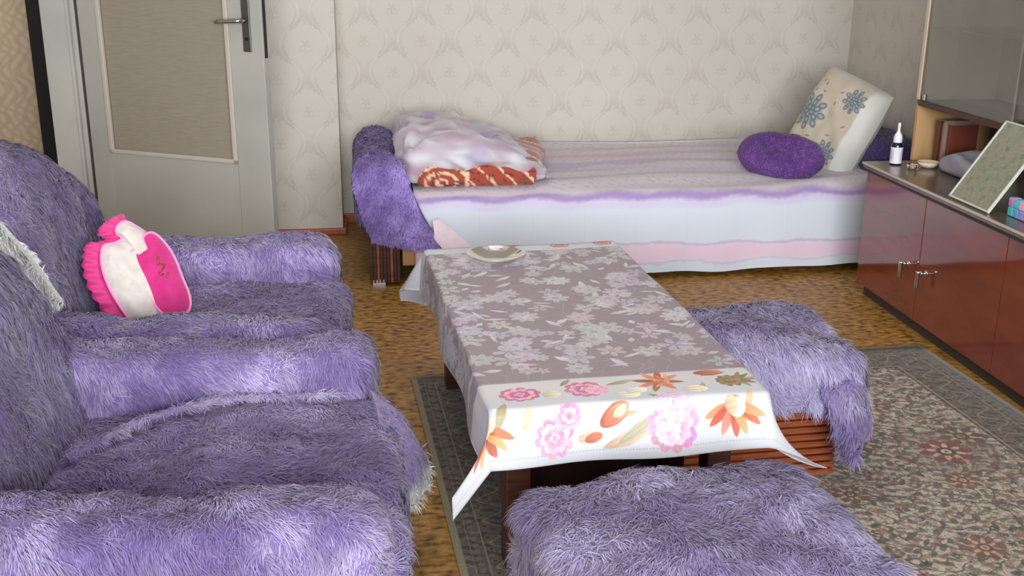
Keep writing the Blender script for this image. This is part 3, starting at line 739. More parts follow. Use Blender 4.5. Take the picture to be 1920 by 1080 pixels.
pc.peony(fx(.90), .200, .034, (112, 96, 66), (150, 112, 80), (90, 50, 40), seed=22); pc.lily(fx(.93), .205, .045, 0, (126, 108, 76), (150, 128, 92), n=5, fan=2.2, seed=29)
pc.peony(fx(1.08), .16, .035, dk1, dk2, dk3, seed=23); pc.blob(fx(.50), .165, .03, .02, 0, (232, 222, 190), al=.8, shade=.2); pc.blob(fx(.54), .185, .028, .018, .3, (222, 214, 190), al=.8, shade=.2)
pc.blob(fx(.23), .19, .022, .02, 0, (206, 196, 160), al=.8, shade=.2); pc.blob(fx(.75), .165, .03, .02, 0, (230, 214, 186), al=.8, shade=.2)
# far end
for (u, dy, k) in ((-.12, .085, 0), (.30, .225, 1), (.43, .215, 1), (.70, .222, 2), (.93, .225, 2), (1.1, .1, 0)):
    y = CL-dy
    if k == 0: pc.peony(fx(u), y, .038, (170, 60, 48), (206, 120, 96), (90, 30, 24), seed=int(u*100)+200)
    elif k == 1: pc.leaf(fx(u), y, .05, .016, .3, (168, 86, 104)); pc.blob(fx(u), y, .03, .008, .3, (120, 40, 62))
    else: pc.peony(fx(u), y, .034, (172, 100, 92), (196, 140, 128), (110, 50, 50), seed=int(u*100)+210, sq=.6)
pc.a += np.random.default_rng(2).normal(0, 2.2, pc.a.shape[:2]+(1,))
M['cloth'] = immat('floral_tablecloth', pc.a, .5, Sheen_Weight=.1, Specular_IOR_Level=.55)
nu, nv = 110, 190
us = np.linspace(-TW/2-DS, TW/2+DS, nu); vs = np.linspace(-TL/2-DF, TL/2+DB, nv)
U_, V_ = np.meshgrid(us, vs, indexing='ij')
du = np.sign(U_)*np.clip(np.abs(U_)-TW/2, 0, None); dv = np.where(V_ < 0, -1, 1)*np.clip(np.abs(V_)-TL/2, 0, None)
r_ = np.hypot(du, dv); al = np.arctan2(np.abs(dv), np.abs(du)+1e-9)
cornerness = np.sin(2*al)**2*(r_ > 0)
kf = np.where(V_ < 0, .30, .16)                                   # front drop stands off a little
kout = np.where(al > PI/4, kf*(np.sin(al)**2), .07*(np.cos(al)**2))+np.where(V_ < 0, np.where(U_ > 0, .50, .26), np.where(U_ > 0, .4, .50))*cornerness
kout = np.clip(kout, 0, .92)
ca, sa = np.cos(al)*np.sign(U_), np.sin(al)*np.where(V_ < 0, -1, 1)
wave = .010*np.sin(V_*11+1)*np.clip(np.abs(du)/.05, 0, 1)*(np.abs(dv) < .001)+.008*np.sin(U_*17+.5)*np.clip(np.abs(dv)/.06, 0, 1)*(V_ < 0)
eps = .006
Gx = np.clip(U_, -TW/2, TW/2)+ca*(r_*kout+wave*np.abs(np.cos(al))+eps*(r_ > 0))
Gy = np.clip(V_, -TL/2, TL/2)+sa*(r_*kout+wave*np.abs(np.sin(al))+eps*(r_ > 0))
Gz = TH+.004-r_*np.sqrt(1-kout**2)*np.where(r_ < .015, .6, 1)
G = np.stack([Gx, Gy, Gz], 2)
cm_ = (V_ < 0) & (np.abs(dv) > 1e-6) & (np.abs(du) > 1e-6)
tt = np.clip(np.abs(dv)/np.where(U_ > 0, DF, .085), 0, 1); tt = np.where(U_ > 0, tt, tt*tt*(3-2*tt))
th = math.radians(84)*(1-tt)+np.where(U_ > 0, math.radians(22), math.radians(50))*tt
ad, av = np.abs(du), np.abs(dv); G_y = -TL/2-(av*.30+eps)*np.clip(av/.01, 0, 1)-ad*.12*tt
Gx = np.where(cm_, np.sign(U_)*(TW/2+eps+ad*np.cos(th)), Gx); Gy = np.where(cm_, G_y, Gy)
Gz = np.where(cm_, TH+.004-av*.954-ad*np.sin(th), Gz)
G = np.stack([Gx, Gy, Gz], 2)
lump = Noise(.3, seed=44)(np.stack([U_.ravel(), V_.ravel(), U_.ravel()*0], 1)).reshape(U_.shape)*.0012
G[..., 2] += lump+.0012
V, F = sheet(G, .002)
uv = np.stack([(U_+TW/2+DS)/CW, (V_+TL/2+DF)/CL], 2).reshape(-1, 2); uv = np.concatenate([uv, uv])
cl = npmesh('tablecloth', V, F, M['cloth'], None, uv=uv); cl.location = T0; cl.rotation_euler = (0, 0, TR)
tag(cl, 'mauve brocade tablecloth with white floral borders over the coffee table', 'tablecloth')
prof = [(0, .004), (.035, .004), (.045, .008), (.062, .014), (.078, .024), (.088, .032), (.0905, .034), (.093, .033), (.084, .023), (.067, .011), (.05, .003), (.042, 0), (0, 0)]
gb = MB().lathe(prof, 48).build('glass_bowl', M['glass'], None, True); gb.location = (.392, 3.33, TH+.0185)
tag(gb, 'shallow clear glass bowl at the far end of the tablecloth', 'bowl')

# ------------------------------------------------------------------ ottomans
def ottoman(c, rz, w_, dpt, ht, label, seed, nf, fw, inset, hang, slat_h):
    t = thing('ottoman', label, 'ottoman', (c[0], c[1], .012), rz)
    bw, bd = w_/2-inset[0], dpt/2-inset[1]; bz = ht-.10
    MB().box((-bw+.012, -bd+.012, .0), (bw-.012, bd-.012, bz)).build('base', M['blackwood'], t)
    n = int(bz/slat_h); me = None
    for face in range(4):
        for k in range(n):
            z = .006+k*slat_h
            if me is None or face in (0, 2) and k == 0 or face in (1, 3) and k == 0:
                pass
            hx_, hy_ = (bw, .007) if face in (0, 2) else (.007, bd)
            cx = (0, bw-.007, 0, -bw+.007)[face]; cy = (-bd+.007, 0, bd-.007, 0)[face]
            key = (face % 2)
            if key not in cache_: cache_.clear() if False else None
            kk = (round(bw, 3), round(bd, 3), key)
            if kk not in cache_:
                mm = MB().box((-hx_, -hy_, 0), (hx_, hy_, slat_h*.72)); o = mm.build('slat', M['slatwood'], t); cache_[kk] = o.data
            else: o = link('slat', cache_[kk], None, t)
            o.location = (cx, cy, z)
    def d_(V):
        x = V[:, 0]/(w_/2); y = V[:, 1]/(dpt/2); z = V[:, 2]
        V[:, 2] += np.where(z > ht-.08, .015*(1-np.clip(x*x, 0, 1))*(1-np.clip(y*y, 0, 1))*2, 0)
        k = np.clip((ht-.06-z)/hang, 0, 1); V[:, 0] *= 1+.05*k; V[:, 1] *= 1+.06*k
        return V
    V, F = soft((w_/2, dpt/2, hang/2), .048, (0, 0, ht-hang/2), (34, 32, 14), d_, .005, .3, seed)
    furred('fur_cover', V, F, t, nf, .040, fw, lambda C, N_: np.where(N_[:, 2] < -.4, 0, 1.), seed=seed, grav=.75, swirl=.5, lift=.42, tip=(200, 191, 222), viol=.6,
           flow=lambda P, N_: np.stack([P[:, 0]*1.6, P[:, 1]*1.6-.3, 0*P[:, 0]], 1))
    return t
cache_ = {}
ot1 = ottoman((.605, 1.775), math.radians(10), .60, .50, .375, 'nearest ottoman in shaggy lilac fur, at the lower edge in front of the table', 131, 95000, .0021, (.08, .09), .20, .022)
ot2 = ottoman((1.035, 2.815), math.radians(3), .54, .46, .375, 'lilac fur ottoman on a ribbed wooden base, right of the coffee table', 161, 64000, .0026, (.05, .05), .165, .022)
# fur corner hanging from the second ottoman
o2 = np.array([1.035, 2.815, .012]); rm = np.array(Matrix.Rotation(-math.radians(3), 3, 'Z'))
ctrl = np.array([[(1.17, 2.60, .32), (1.25, 2.595, .33), (1.30, 2.64, .33)], [(1.19, 2.562, .26), (1.26, 2.555, .27), (1.312, 2.60, .28)], [(1.21, 2.55, .20), (1.265, 2.54, .19), (1.325, 2.575, .20)], [(1.235, 2.545, .145), (1.265, 2.54, .11), (1.295, 2.56, .15)]])
V, F = sheet(patch((ctrl-o2)@rm.T, 20, 16), .01)
o = furred('fur_flap', V, F, ot2, 5000, .035, .0034, None, None, seed=171, grav=.9, swirl=.5, lift=.3, tip=(196, 192, 212))

# ------------------------------------------------------------------ sofa bed
sb = thing('sofa_bed', 'long low sofa bed with violet plush armrests along the back wall', 'sofa bed', (1.3, 5.1, 0))
S0 = np.array([1.3, 5.1, 0])
def sbox(a, b_, mt, name, r=0): return MB().box(np.array(a)-S0, np.array(b_)-S0, r).build(name, mt, sb)
sbox((.20, 4.66, .10), (2.52, 5.64, .375), mat('mattress_ticking', lin(170, 150, 160), .9), 'mattress', .03)
sbox((.20, 4.68, .045), (2.52, 5.62, .10), M['beech'], 'rail')
sbox((.135, 4.605, .085), (.30, 4.66, .20), M['beech'], 'side_panel', .004)
# ribbed foot under the left armrest
sbox((-.005, 4.59, .03), (.125, 5.45, .26), M['blackwood'], 'armrest_foot')
for k in range(9):
    x = -.004+k*.0145
    sbox((x, 4.578, .02), (x+.0105, 4.592, .25), M['slatwood'] if k % 4 == 2 else M['darkwood'], 'slat')
sbox((.005, 4.62, 0), (.06, 4.68, .03), M['chrome'], 'foot'); sbox((2.40, 4.7, 0), (2.46, 4.76, .045), M['chrome'], 'foot')
sbox((.005, 5.40, 0), (.06, 5.46, .03), M['chrome'], 'foot'); sbox((2.40, 5.54, 0), (2.46, 5.6, .045), M['chrome'], 'foot')
vcol = dict(root=(98, 76, 150), tip=(176, 154, 216))
def darm2(V):
    z = V[:, 2]; y = V[:, 1]; fr = np.clip((4.95-y)/.4, 0, 1)
    V[:, 0] += np.clip((.46-z)/.24, 0, 1)*np.clip((V[:, 0]-.0)/.1, 0, 1)*.16*fr+np.clip((.45-z)/.3, 0, 1)*np.clip(-V[:, 0]/.05, 0, 1)*.05*fr
    V[:, 1] += -np.clip((.5-z)/.3, 0, 1)*.03*fr
    V[:, 2] += -np.where(z < .3, np.clip((V[:, 0]-.08)/.12, 0, 1)*.05, 0)*fr
    return V
V, F = soft((.105, .53, .15), .095, (.045, 5.10, .385), (16, 40, 26), None, .006, .2, 201)
o = furred('armrest', V-S0, F, sb, 34000, .020, .0045, lambda C, N_: np.where(C[:, 1]+5.1 < 4.75, 3.0, 1.)*np.where(N_[:, 2] < -.5, 0, 1), mt='plush', seed=203, grav=.8, swirl=.8, lift=.6, **vcol)
ctrl = np.array([[(-.045, 4.66, .535), (.045, 4.66, .555), (.135, 4.66, .535)], [(-.062, 4.575, .50), (.045, 4.56, .515), (.155, 4.575, .50)], [(-.055, 4.55, .42), (.06, 4.535, .42), (.185, 4.55, .41)],
                 [(-.03, 4.545, .32), (.10, 4.53, .31), (.235, 4.545, .30)], [(.0, 4.545, .245), (.14, 4.535, .225), (.29, 4.545, .215)], [(.01, 4.55, .225), (.15, 4.54, .185), (.335, 4.55, .165)]])
V, F = sheet(patch(ctrl, 34, 30)[::-1], .012)
o = furred('fur_drape', V-S0, F, sb, 22000, .020, .0042, None, mt='plush', seed=207, grav=.9, swirl=.7, lift=.55, **vcol)
V, F = soft((.13, .44, .11), .10, (2.44, 5.20, .46), (12, 30, 14), None, .006, .2, 211)
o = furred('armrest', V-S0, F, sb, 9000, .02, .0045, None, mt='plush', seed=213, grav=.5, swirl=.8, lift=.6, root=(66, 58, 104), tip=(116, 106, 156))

# ------------------------------------------------------------------ bedspread
BSX0, BSX1 = .19, 2.54
prof = [(5.66, .405), (5.3, .400), (5.0, .397), (4.75, .394), (4.66, .390), (4.62, .378), (4.60, .352), (4.59, .31), (4.585, .2), (4.58, .10), (4.575, .032)]
na, nb2 = 150, 90
prf = resample(np.array(prof), nb2); sl = np.concatenate([[0], np.cumsum(np.linalg.norm(np.diff(prf, axis=0), axis=1))]); SL = sl[-1]
xs = np.linspace(BSX0, BSX1, na)
Gd = np.zeros((na, nb2, 3)); Gd[..., 0] = xs[:, None]; Gd[..., 1] = prf[None, :, 0]; Gd[..., 2] = prf[None, :, 1]
hangf = np.clip((.36-Gd[..., 2])/.33, 0, 1)
Gd[..., 1] += hangf*(.008*np.sin(Gd[..., 0]*9)+.005*np.sin(Gd[..., 0]*23+1))
Gd[..., 2] += hangf*(.008*np.sin(Gd[..., 0]*6+2)+.004*np.sin(Gd[..., 0]*15))
topf = 1-np.clip((.39-Gd[..., 2])/.02, 0, 1)
wr = Noise(.35, seed=221)(Gd.reshape(-1, 3)*np.array([.5, 1.6, 0])).reshape(na, nb2)
Gd[..., 2] += topf*(wr*.007+.006)+topf*.02*np.clip((Gd[..., 0]-1.9)/.5, 0, 1)
V, F = sheet(Gd[:, ::1], .006)
Vn = vnormals(V, F)
if Vn[na*nb2//2-20, 2] < 0: F = F[:, ::-1]
ps = Paint(BSX1-BSX0, SL, 300, (206, 196, 204))
X, Y = ps.grid(); PP = np.stack([X.ravel(), Y.ravel()], 1)
Yw = Y+.006*Noise(.25, 2, 12, 5)(PP).reshape(X.shape)+.0015*Noise(.04, 2, 12, 6)(PP).reshape(X.shape)
s_edge = SL-.36
def band(c, w_, col, al, sft=.012): ps.blend(np.clip((w_-np.abs(Yw-c))/sft, 0, 1)*al, col)
ps.blend(np.clip((Yw-(s_edge+.03))/.01, 0, 1), (208, 215, 227))
band(.30, .05, (196, 150, 182), .5, .03); band(.50, .05, (172, 150, 190), .6, .03); band(.66, .04, (198, 176, 204), .6, .03); band(.80, .03, (180, 160, 176), .4, .03); band(.12, .05, (188, 170, 180), .6, .04)
band(s_edge+.020, .026, (156, 132, 190), .85, .022); band(s_edge+.050, .022, (206, 190, 224), .7, .02)
band(SL-.125, .010, (196, 168, 196), .7, .008); band(SL-.085, .036, (228, 196, 216), .85, .012); band(SL-.045, .008, (204, 172, 200), .6, .008)
tuft = Noise(.03, 2, 16, 9)(PP).reshape(X.shape); k = np.clip((tuft-.9)/.4, 0, 1)*np.clip((s_edge-Yw)/.05, 0, 1); ps.blend(k*.35, (150, 136, 168))
for xs_ in np.arange(.28, 2.3, .23): ps.blend(np.clip((.002-np.abs(X-xs_))/.0015, 0, 1)*(Y > s_edge+.06)*.16, (160, 164, 180))
M['spread'] = immat('striped_bedspread', ps.a, .9, bump=.3, Sheen_Weight=.2)
uv = np.stack([(Gd[..., 0]-BSX0)/(BSX1-BSX0), np.broadcast_to(sl[None]/SL, (na, nb2))], 2).reshape(-1, 2); uv = np.concatenate([uv, uv])
bs = npmesh('bedspread', V, F, M['spread'], None, uv=uv)
tag(bs, 'pink, white and purple striped bedspread hanging over the sofa bed front', 'bedspread')
# turned-over corner at its left end
ctrl = np.array([[(.262, 4.55, .30), (.275, 4.555, .30), (.29, 4.57, .30)], [(.268, 4.53, .25), (.31, 4.54, .245), (.36, 4.565, .24)], [(.275, 4.525, .215), (.36, 4.53, .17), (.45, 4.565, .16)], [(.36, 4.53, .12), (.46, 4.54, .07), (.57, 4.57, .05)]])
V, F = sheet(patch(ctrl, 16, 14)[::-1], .006)
fc = noisy(mat('pink_fold', rough=.9), lin(226, 200, 214), lin(234, 220, 230), 12)
npmesh('turned_corner', V, F, fc, bs)['label'] = 'pink turned-over corner'

# ------------------------------------------------------------------ duvet bundle, patterned blanket
def colmesh(name, V, F, colf, mt, parent=None):
    return npmesh(name, V, F, mt, parent, col=colf(V))
fabric = colattr(mat('soft_printed_fabric', rough=.9, Sheen_Weight=.3))
D0 = np.array([.45, 5.0, .42])
def dduv(V):
    x, y, z = V[:, 0], V[:, 1], V[:, 2]
    k = np.clip((z-.45)/.10, 0, 1)
    V[:, 2] += k*(.075*np.cos(np.clip((x-.22)/.50, -.5, 1)*PI*.5)-.03-.10*np.clip((x-.58)/.22, 0, 1)**1.5)+k*-.02*np.clip((y-4.9)/.5, -1, 1)
    f_ = np.abs(np.sin((x*1.0+y*.8)*9+1.8*np.sin(y*6)+2.5*np.sin(x*4.5)))**.6
    V[:, 2] += k*(f_-.6)*.034
    V[:, 1] += (1-k)*.0-np.clip((4.9-y)/.2, 0, 1)*.02*np.sin(x*14)
    return V
V, F = rbox((.32, .44, .065), .06, (72, 72, 18)); V = V+np.array([.465, 5.07, .515]); V = dduv(V)
NV = vnormals(V, F); V = V+NV*((-np.abs(Noise(.11, seed=231)(V*np.array([1, .5, 1])))[:, None]*.012+.008)+Noise(.2, seed=232)(V)[:, None]*.010)
def cduv(V):
    k = Noise(.16, seed=235)(V*np.array([.6, 1.5, 1.5])); k2 = Noise(.25, seed=236)(V)
    a, b_, c, d_ = s2l((190, 176, 186)), s2l((178, 152, 170)), s2l((148, 132, 176)), s2l((206, 204, 212))
    w1 = np.clip(k, 0, 1)[:, None]; w2 = np.clip(-k-.3, 0, 1)[:, None]; w3 = np.clip(k2-.4, 0, 1)[:, None]
    o_ = a*(1-w1)+d_*w1; o_ = o_*(1-w2)+b_*w2; o_ = o_*(1-w3*.5)+c*w3*.5; return o_
du_ = colmesh('folded_duvet', V-D0, F, cduv, fabric); du_.location = D0
tag(du_, 'rumpled pale pink and lilac duvet bundled at the left end of the bed', 'duvet')
# a white hem flap on its right
V, F = rbox((.27, .40, .044), .03, (60, 60, 10)); V = V+np.array([.475, 5.02, .464])
V[:, 0] += .10*np.clip((V[:, 0]-.5)/.25, 0, 1)*np.clip((V[:, 1]-4.75)/.4, -.2, 1)
V[:, 2] += .012*np.sin(V[:, 0]*22+V[:, 1]*6)*(V[:, 2] > .45)
def cpat(V):
    base = np.ones((len(V), 1))*s2l((158, 68, 50)); cream = s2l((228, 190, 160)); dk = s2l((96, 44, 42))
    x, z, y = V[:, 0], V[:, 2], V[:, 1]
    r = np.hypot((x-.31), (z-.445)*1.6); rings = np.abs(((r/.045) % 1)-.5) < .17
    ed = (np.abs(x-.42) < .008) | (np.abs(((x+y*.5+z)/.09) % 1-.5) < .08)
    o_ = base.copy(); o_[rings & (x < .41)] = cream; o_[ed & (x > .41)] = cream
    dd = (np.abs(Noise(.08, seed=240)(V)) < .12); o_[dd] = dk
    return o_
V0 = np.array([.475, 5.02, .42])
pbk = colmesh('patterned_blanket', V-V0, F, lambda Q: cpat(Q+V0), fabric); pbk.location = V0
tag(pbk, 'folded rust-red patterned blanket sticking out under the pale duvet', 'blanket')

# ------------------------------------------------------------------ pillows
def cushion(name, w_, h_, t_, c, n, up, colf, label, mt, n_=44, wr=.004, seed=0, corner=.06, rnd=0.0):
    fr = frame_from(c, n, up)
    u = np.linspace(-1, 1, n_); A, B_ = np.meshgrid(u, u, indexing='ij')
    pinch = 1-corner*(A**2*B_**2)*0-corner*((1-A**2)*(B_**2)+(1-B_**2)*A**2)
    Xp = A*w_/2*(1-corner*(1-B_**2)*A**2); Yp = B_*h_/2*(1-corner*(1-A**2)*B_**2)
    Xp = Xp*np.sqrt(1-rnd*B_**2); Yp = Yp*np.sqrt(1-rnd*A**2)
    Z = t_/2*((1-A**4)*(1-B_**4))**.55
    nz = Noise(.12, seed=seed)(np.stack([Xp.ravel(), Yp.ravel(), 0*Xp.ravel()], 1)).reshape(A.shape)*wr*((1-A**2)*(1-B_**2))**.3
    top = np.stack([Xp, Yp, Z+nz], 2).reshape(-1, 3); bot = np.stack([Xp, Yp, -Z*.9-.001], 2).reshape(-1, 3)
    I = np.arange(n_*n_).reshape(n_, n_); q = np.stack([I[:-1, :-1], I[1:, :-1], I[1:, 1:], I[:-1, 1:]], -1).reshape(-1, 4)
    Vl = np.concatenate([top, bot]); F = np.concatenate([q, q[:, ::-1]+n_*n_])
    key = np.round(Vl*1e5).astype(np.int64); _, ui, inv = np.unique(key, axis=0, return_index=True, return_inverse=True)
    return Vl[ui], inv.ravel()[F], fr
pp = Paint(.5, .5, 700, (198, 186, 168))
X, Y = pp.grid()
pp.blend(np.clip((X-.375)/.01, 0, 1), (222, 222, 216)); pp.blend(np.clip((.03-Y)/.01, 0, 1), (222, 222, 216)); pp.blend(np.clip((Y-.45)/.03, 0, 1)*.7, (200, 200, 194))
for (x, y, R, s_) in ((.14, .26, .10, 1), (.33, .39, .065, 2), (.32, .12, .065, 3)):
    g = random.Random(s_)
    pp.blob(x, y, R*.8, R*.8, 0, (150, 156, 156), al=.6, soft=.3)
    for ring in range(3):
        for k in range(9-ring*2):
            a = 2*PI*k/(9-ring*2)+ring*.5
            pp.blob(x+math.cos(a)*R*(.72-.28*ring), y+math.sin(a)*R*(.72-.28*ring), R*.24, R*.17, a, (104, 118, 128), al=.85, soft=.3)
            pp.blob(x+math.cos(a)*R*(.72-.28*ring), y+math.sin(a)*R*(.72-.28*ring), R*.13, R*.08, a, (172, 176, 172), al=.8, soft=.4)
for i in range(26):
    x, y = random.uniform(.06, .36), random.uniform(.06, .44); pp.leaf(x, y, .012, .004, random.uniform(0, 6), (120, 128, 130))
M['pillow'] = immat('floral_pillowcase', pp.a, .85, Sheen_Weight=.15)
V, F, fr = cushion('floral_pillow', .42, .51, .20, (2.225, 5.0, .595), (-.80, -.50, .33), (.45, -.1, 1), None, None, None, seed=251, corner=.04, rnd=.14)
P0 = fr[0]
Wd = toworld(V, fr)
fp = npmesh('floral_pillow', Wd-P0, F, M['pillow'], None, uv=np.stack([V[:, 0]/.5+.5, V[:, 1]/.5+.5], 1)); fp.location = P0
tag(fp, 'large cream pillow with grey flowers propped up at the right end of the bed', 'pillow')
fe = []
for s_ in range(120):
    a = 4*s_/120; k = int(a); f_ = a-k; c_ = [(-1, -1), (1, -1), (1, 1), (-1, 1), (-1, -1)]; p = np.array(c_[k])*(1-f_)+np.array(c_[k+1])*f_; fe.append(p*.25)
V, F, fr = cushion('purple_cushion', .40, .245, .12, (1.905, 4.86, .485), (-.25, -.60, .75), (.35, .5, 1), None, None, None, seed=261, corner=0, rnd=.46)
P1 = fr[0]; Wd = toworld(V, fr)
def cp(P, N_, pt): 
    k = np.clip(.5+pt*.4, 0, 1)[:, None]; return s2l((92, 54, 124))*(.8+.4*k), s2l((142, 98, 172))*(.8+.4*k)
o = furred('purple_cushion', Wd-P1, F, None, 9000, .010, .004, None, cp, mt='plush', seed=262, grav=.3, swirl=.9, lift=.7); o.location = P1
tag(o, 'small dark purple cushion lying against the large cream pillow', 'cushion')

# ------------------------------------------------------------------ sideboard
SX, SZ = 2.05, .573; SY0, SY1 = .55, 4.262
sd = thing('sideboard', 'long low mahogany-red lacquered sideboard along the right wall', 'sideboard', (2.3, 2.4, 0))
Q0 = np.array([2.3, 2.4, 0])
def dbox(a, b_, mt, name, r=0, par=None):
    o = MB().box(np.array(a)-Q0, np.array(b_)-Q0, r).build(name, mt, par or sd); return o
dbox((SX+.02, SY0, .055), (XR-.002, SY1, SZ-.028), M['darkwood'], 'carcass')
dbox((SX+.035, SY0+.01, 0), (XR-.004, SY1-.01, .056), M['plinth'], 'plinth')
dbox((SX-.018, SY0-.01, SZ-.024), (XR-.002, SY1+.008, SZ), M['lacquer_top'], 'top', .003)
dbox((SX-.0215, SY0-.01, SZ-.009), (SX-.0175, SY1+.008, SZ-.001), M['edge'], 'edge_strip')
dbox((SX-.012, SY0-.006, SZ-.036), (SX+.02, SY1, SZ-.0245), M['plinth'], 'shadow_rail')
ys = [SY1-.003, 3.752, 3.205, 2.66, 2.11, 1.56, 1.01, SY0+.003]
for i in range(7):
    dr = dbox((SX, ys[i+1]+.0015, .058), (SX+.018, ys[i]-.0015, SZ-.040), M['lacquer'], 'door', .0015)
    hy = ys[i+1]+.075 if i % 2 == 0 else ys[i]-.06
    kp = MB().lathe([(0, .0), (.012, .0), (.012, .003), (.006, .004), (.0055, .016), (.0105, .020), (.0105, .024), (.0, .026)], 16, np.array((SX, hy, .262))-Q0, Matrix.Rotation(-PI/2, 4, 'Y')).build('knob', M['chrome'], dr, True)
    MB().box(np.array((SX-.040, hy-.009, .205))-Q0, np.array((SX-.028, hy+.009, .272))-Q0, .004).build('key', M['chrome'], dr)

# ------------------------------------------------------------------ glass-fronted cabinet standing on the sideboard
VX, VZ, VT = 2.244, .806, 1.95; VY1 = 4.312-.045
vc = thing('display_cabinet', 'tall glass-fronted wall cabinet standing on the sideboard', 'cabinet', (2.4, 2.4, SZ+.001))
Q1 = np.array([2.4, 2.4, SZ+.001])
def vbox(a, b_, mt, name, r=0, par=None):
    return MB().box(np.array(a)-Q1, np.array(b_)-Q1, r).build(name, mt, par or vc)
zb = SZ+.001
vbox((VX, VY1-.001, zb), (XR-.004, VY1+.018, VZ+.0), M['oak'], 'side_panel')
vbox((VX, VY1-.001, VZ), (XR-.004, VY1+.018, VT), M['dull_oak'], 'side_panel')  # same panel, coloured duller for the look through the glass
vbox((VX-.004, VY1-.003, VZ+.02), (VX+.0, VY1+.018, VT), M['edge'], 'side_edge')
vbox((VX-.004, .8, VZ-.004), (XR-.004, VY1-.001, VZ+.018), M['darkwood'], 'bottom_board', .002)
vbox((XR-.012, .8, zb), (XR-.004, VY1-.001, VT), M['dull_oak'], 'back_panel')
vbox((VX, .782, zb), (XR-.004, .8, VT), M['oak'], 'side_panel')
vbox((VX, .8, VT-.02), (XR-.004, VY1-.001, VT), M['oak'], 'top_board')
vbox((VX+.004, 3.05, zb), (XR-.012, 3.07, VT-.02), M['darkwood'], 'partition')
vbox((VX+.03, 2.2, zb), (XR-.012, 2.22, VZ-.004), M['darkwood'], 'partition')
for z in (1.11, 1.50):
    vbox((VX+.03, 3.07, z), (XR-.012, VY1-.002, z+.006), M['thinglass'], 'glass_shelf'); vbox((VX+.03, .8, z), (XR-.012, 3.05, z+.006), M['thinglass'], 'glass_shelf')
y_ = [VY1-.004, 3.62, 2.98, 2.34, 1.70, 1.06, .81]
for i in range(6):
    vbox((VX+.004+(i % 2)*.007, y_[i+1]-(.02 if i % 2 == 0 else 0), VZ+.019), (VX+.008+(i % 2)*.007, y_[i], VT-.021), M['thinglass'], 'glass_door')
mb = MB().box(np.array((VX-.002, VY1-.045, VZ+.02))-Q1, np.array((VX+.014, VY1-.03, VZ+.045))-Q1, .002).build('door_clip', M['chrome'], vc)

# ------------------------------------------------------------------ small things on the sideboard and in the niche
zt = SZ+.0005
def setat(t, p): t.location = p
b = thing('dropper_bottle', 'small dark blue bottle with white label and white nozzle, on sideboard end', 'bottle', (2.135, 4.195, zt))
MB().lathe([(0, 0), (.021, 0), (.0235, .003), (.0235, .078), (.020, .088), (.013, .094), (.012, .100), (0, .1)], 28).build('bottle_body', M['navy'], b, True)
lb = Paint(.15, .07, 1500, (226, 224, 230)); X, Y = lb.grid()
for cx in (.03, .08, .13):
    for k in range(6): lb.blend(np.clip((.0012-np.abs(X-cx-(k-2.5)*.0035))/.0006, 0, 1)*(np.abs(Y-.035) < (.026 if k % 2 else .018))*((Y*700+k*1.7).astype(int) % 5 > 0)*.7, (120, 116, 132))
nl = 28; V = []; uvs = []
for k in range(nl+1):
    for z in (.006, .072): a = 2*PI*k/nl; V.append((.0239*math.cos(a), .0239*math.sin(a), z)); uvs.append((k/nl, (z-.006)/.066))
F = np.array([(2*k, 2*k+2, 2*k+3, 2*k+1) for k in range(nl)])
npmesh('label', np.array(V), F, immat('bottle_label', lb.a, .5), b, uv=np.array(uvs))
MB().lathe([(0, .088), (.0165, .088), (.0175, .091), (.0175, .108), (.015, .120), (.009, .130), (.0055, .136), (.005, .150), (.006, .156), (.006, .166), (.003, .170), (0, .170)], 24).build('nozzle_cap', M['white'], b, True)

# framed sheet leaning on the cabinet
pf = Paint(.25, .31, 900, (132, 136, 116)); X, Y = pf.grid(); PP = np.stack([X.ravel(), Y.ravel()], 1)
a1 = Noise(.05, 2, 14, 71)(PP).reshape(X.shape); a2 = Noise(.018, 2, 16, 72)(PP).reshape(X.shape); a3 = Noise(.12, 2, 10, 73)(PP*np.array([2.2, .6])).reshape(X.shape)
pf.blend(np.clip(a1*.5, 0, 1)*.6, (98, 104, 78)); pf.blend(np.clip(a2*.5, 0, 1)*.35, (168, 168, 150)); pf.blend(np.clip(a3-.5, 0, 1)*.6, (150, 128, 100)); pf.blend(np.clip(Y-.14, 0, 1)*3.2*np.clip(.5+a3*.3, 0, 1), (150, 156, 150))
pn = np.array([-(.265), .0, .19]); pn /= np.linalg.norm(pn)
pic = thing('leaning_picture', 'flat green-grey picture in thin white frame leaning against the cabinet', 'picture', (2.056, 3.48, zt+.001))
tilt = math.atan2(2.236-2.056, .265)
Rm = Matrix.Rotation(tilt, 3, 'Y'); Rn = np.array(Rm)
def pbox(a, b_, mt, name, r=0):
    V, F = (lambda m_: (np.concatenate(m_.v), m_.f))(MB().box(a, b_, r)); V = V@Rn.T
    me = bpy.data.meshes.new(name); me.from_pydata(V.tolist(), [], F); me.update(); return link(name, me, mt, pic)
PWd, PHt = .25, .318
V = np.array([(-.0045, -PWd/2, 0.004), (-.0045, PWd/2, 0.004), (-.0045, PWd/2, PHt), (-.0045, -PWd/2, PHt)])@Rn.T
npmesh('picture_sheet', V, np.array([[0, 3, 2, 1]]), immat('green_grey_print', pf.a, .25, Coat_Weight=.6), pic, uv=np.array([(1, 0), (0, 0), (0, 1), (1, 1)]), smooth=False)
pbox((-.004, -PWd/2, .004), (.0, PWd/2, PHt), M['plinth'], 'backing_board')
wf = mat('thin_white_frame', lin(206, 204, 192), .35)
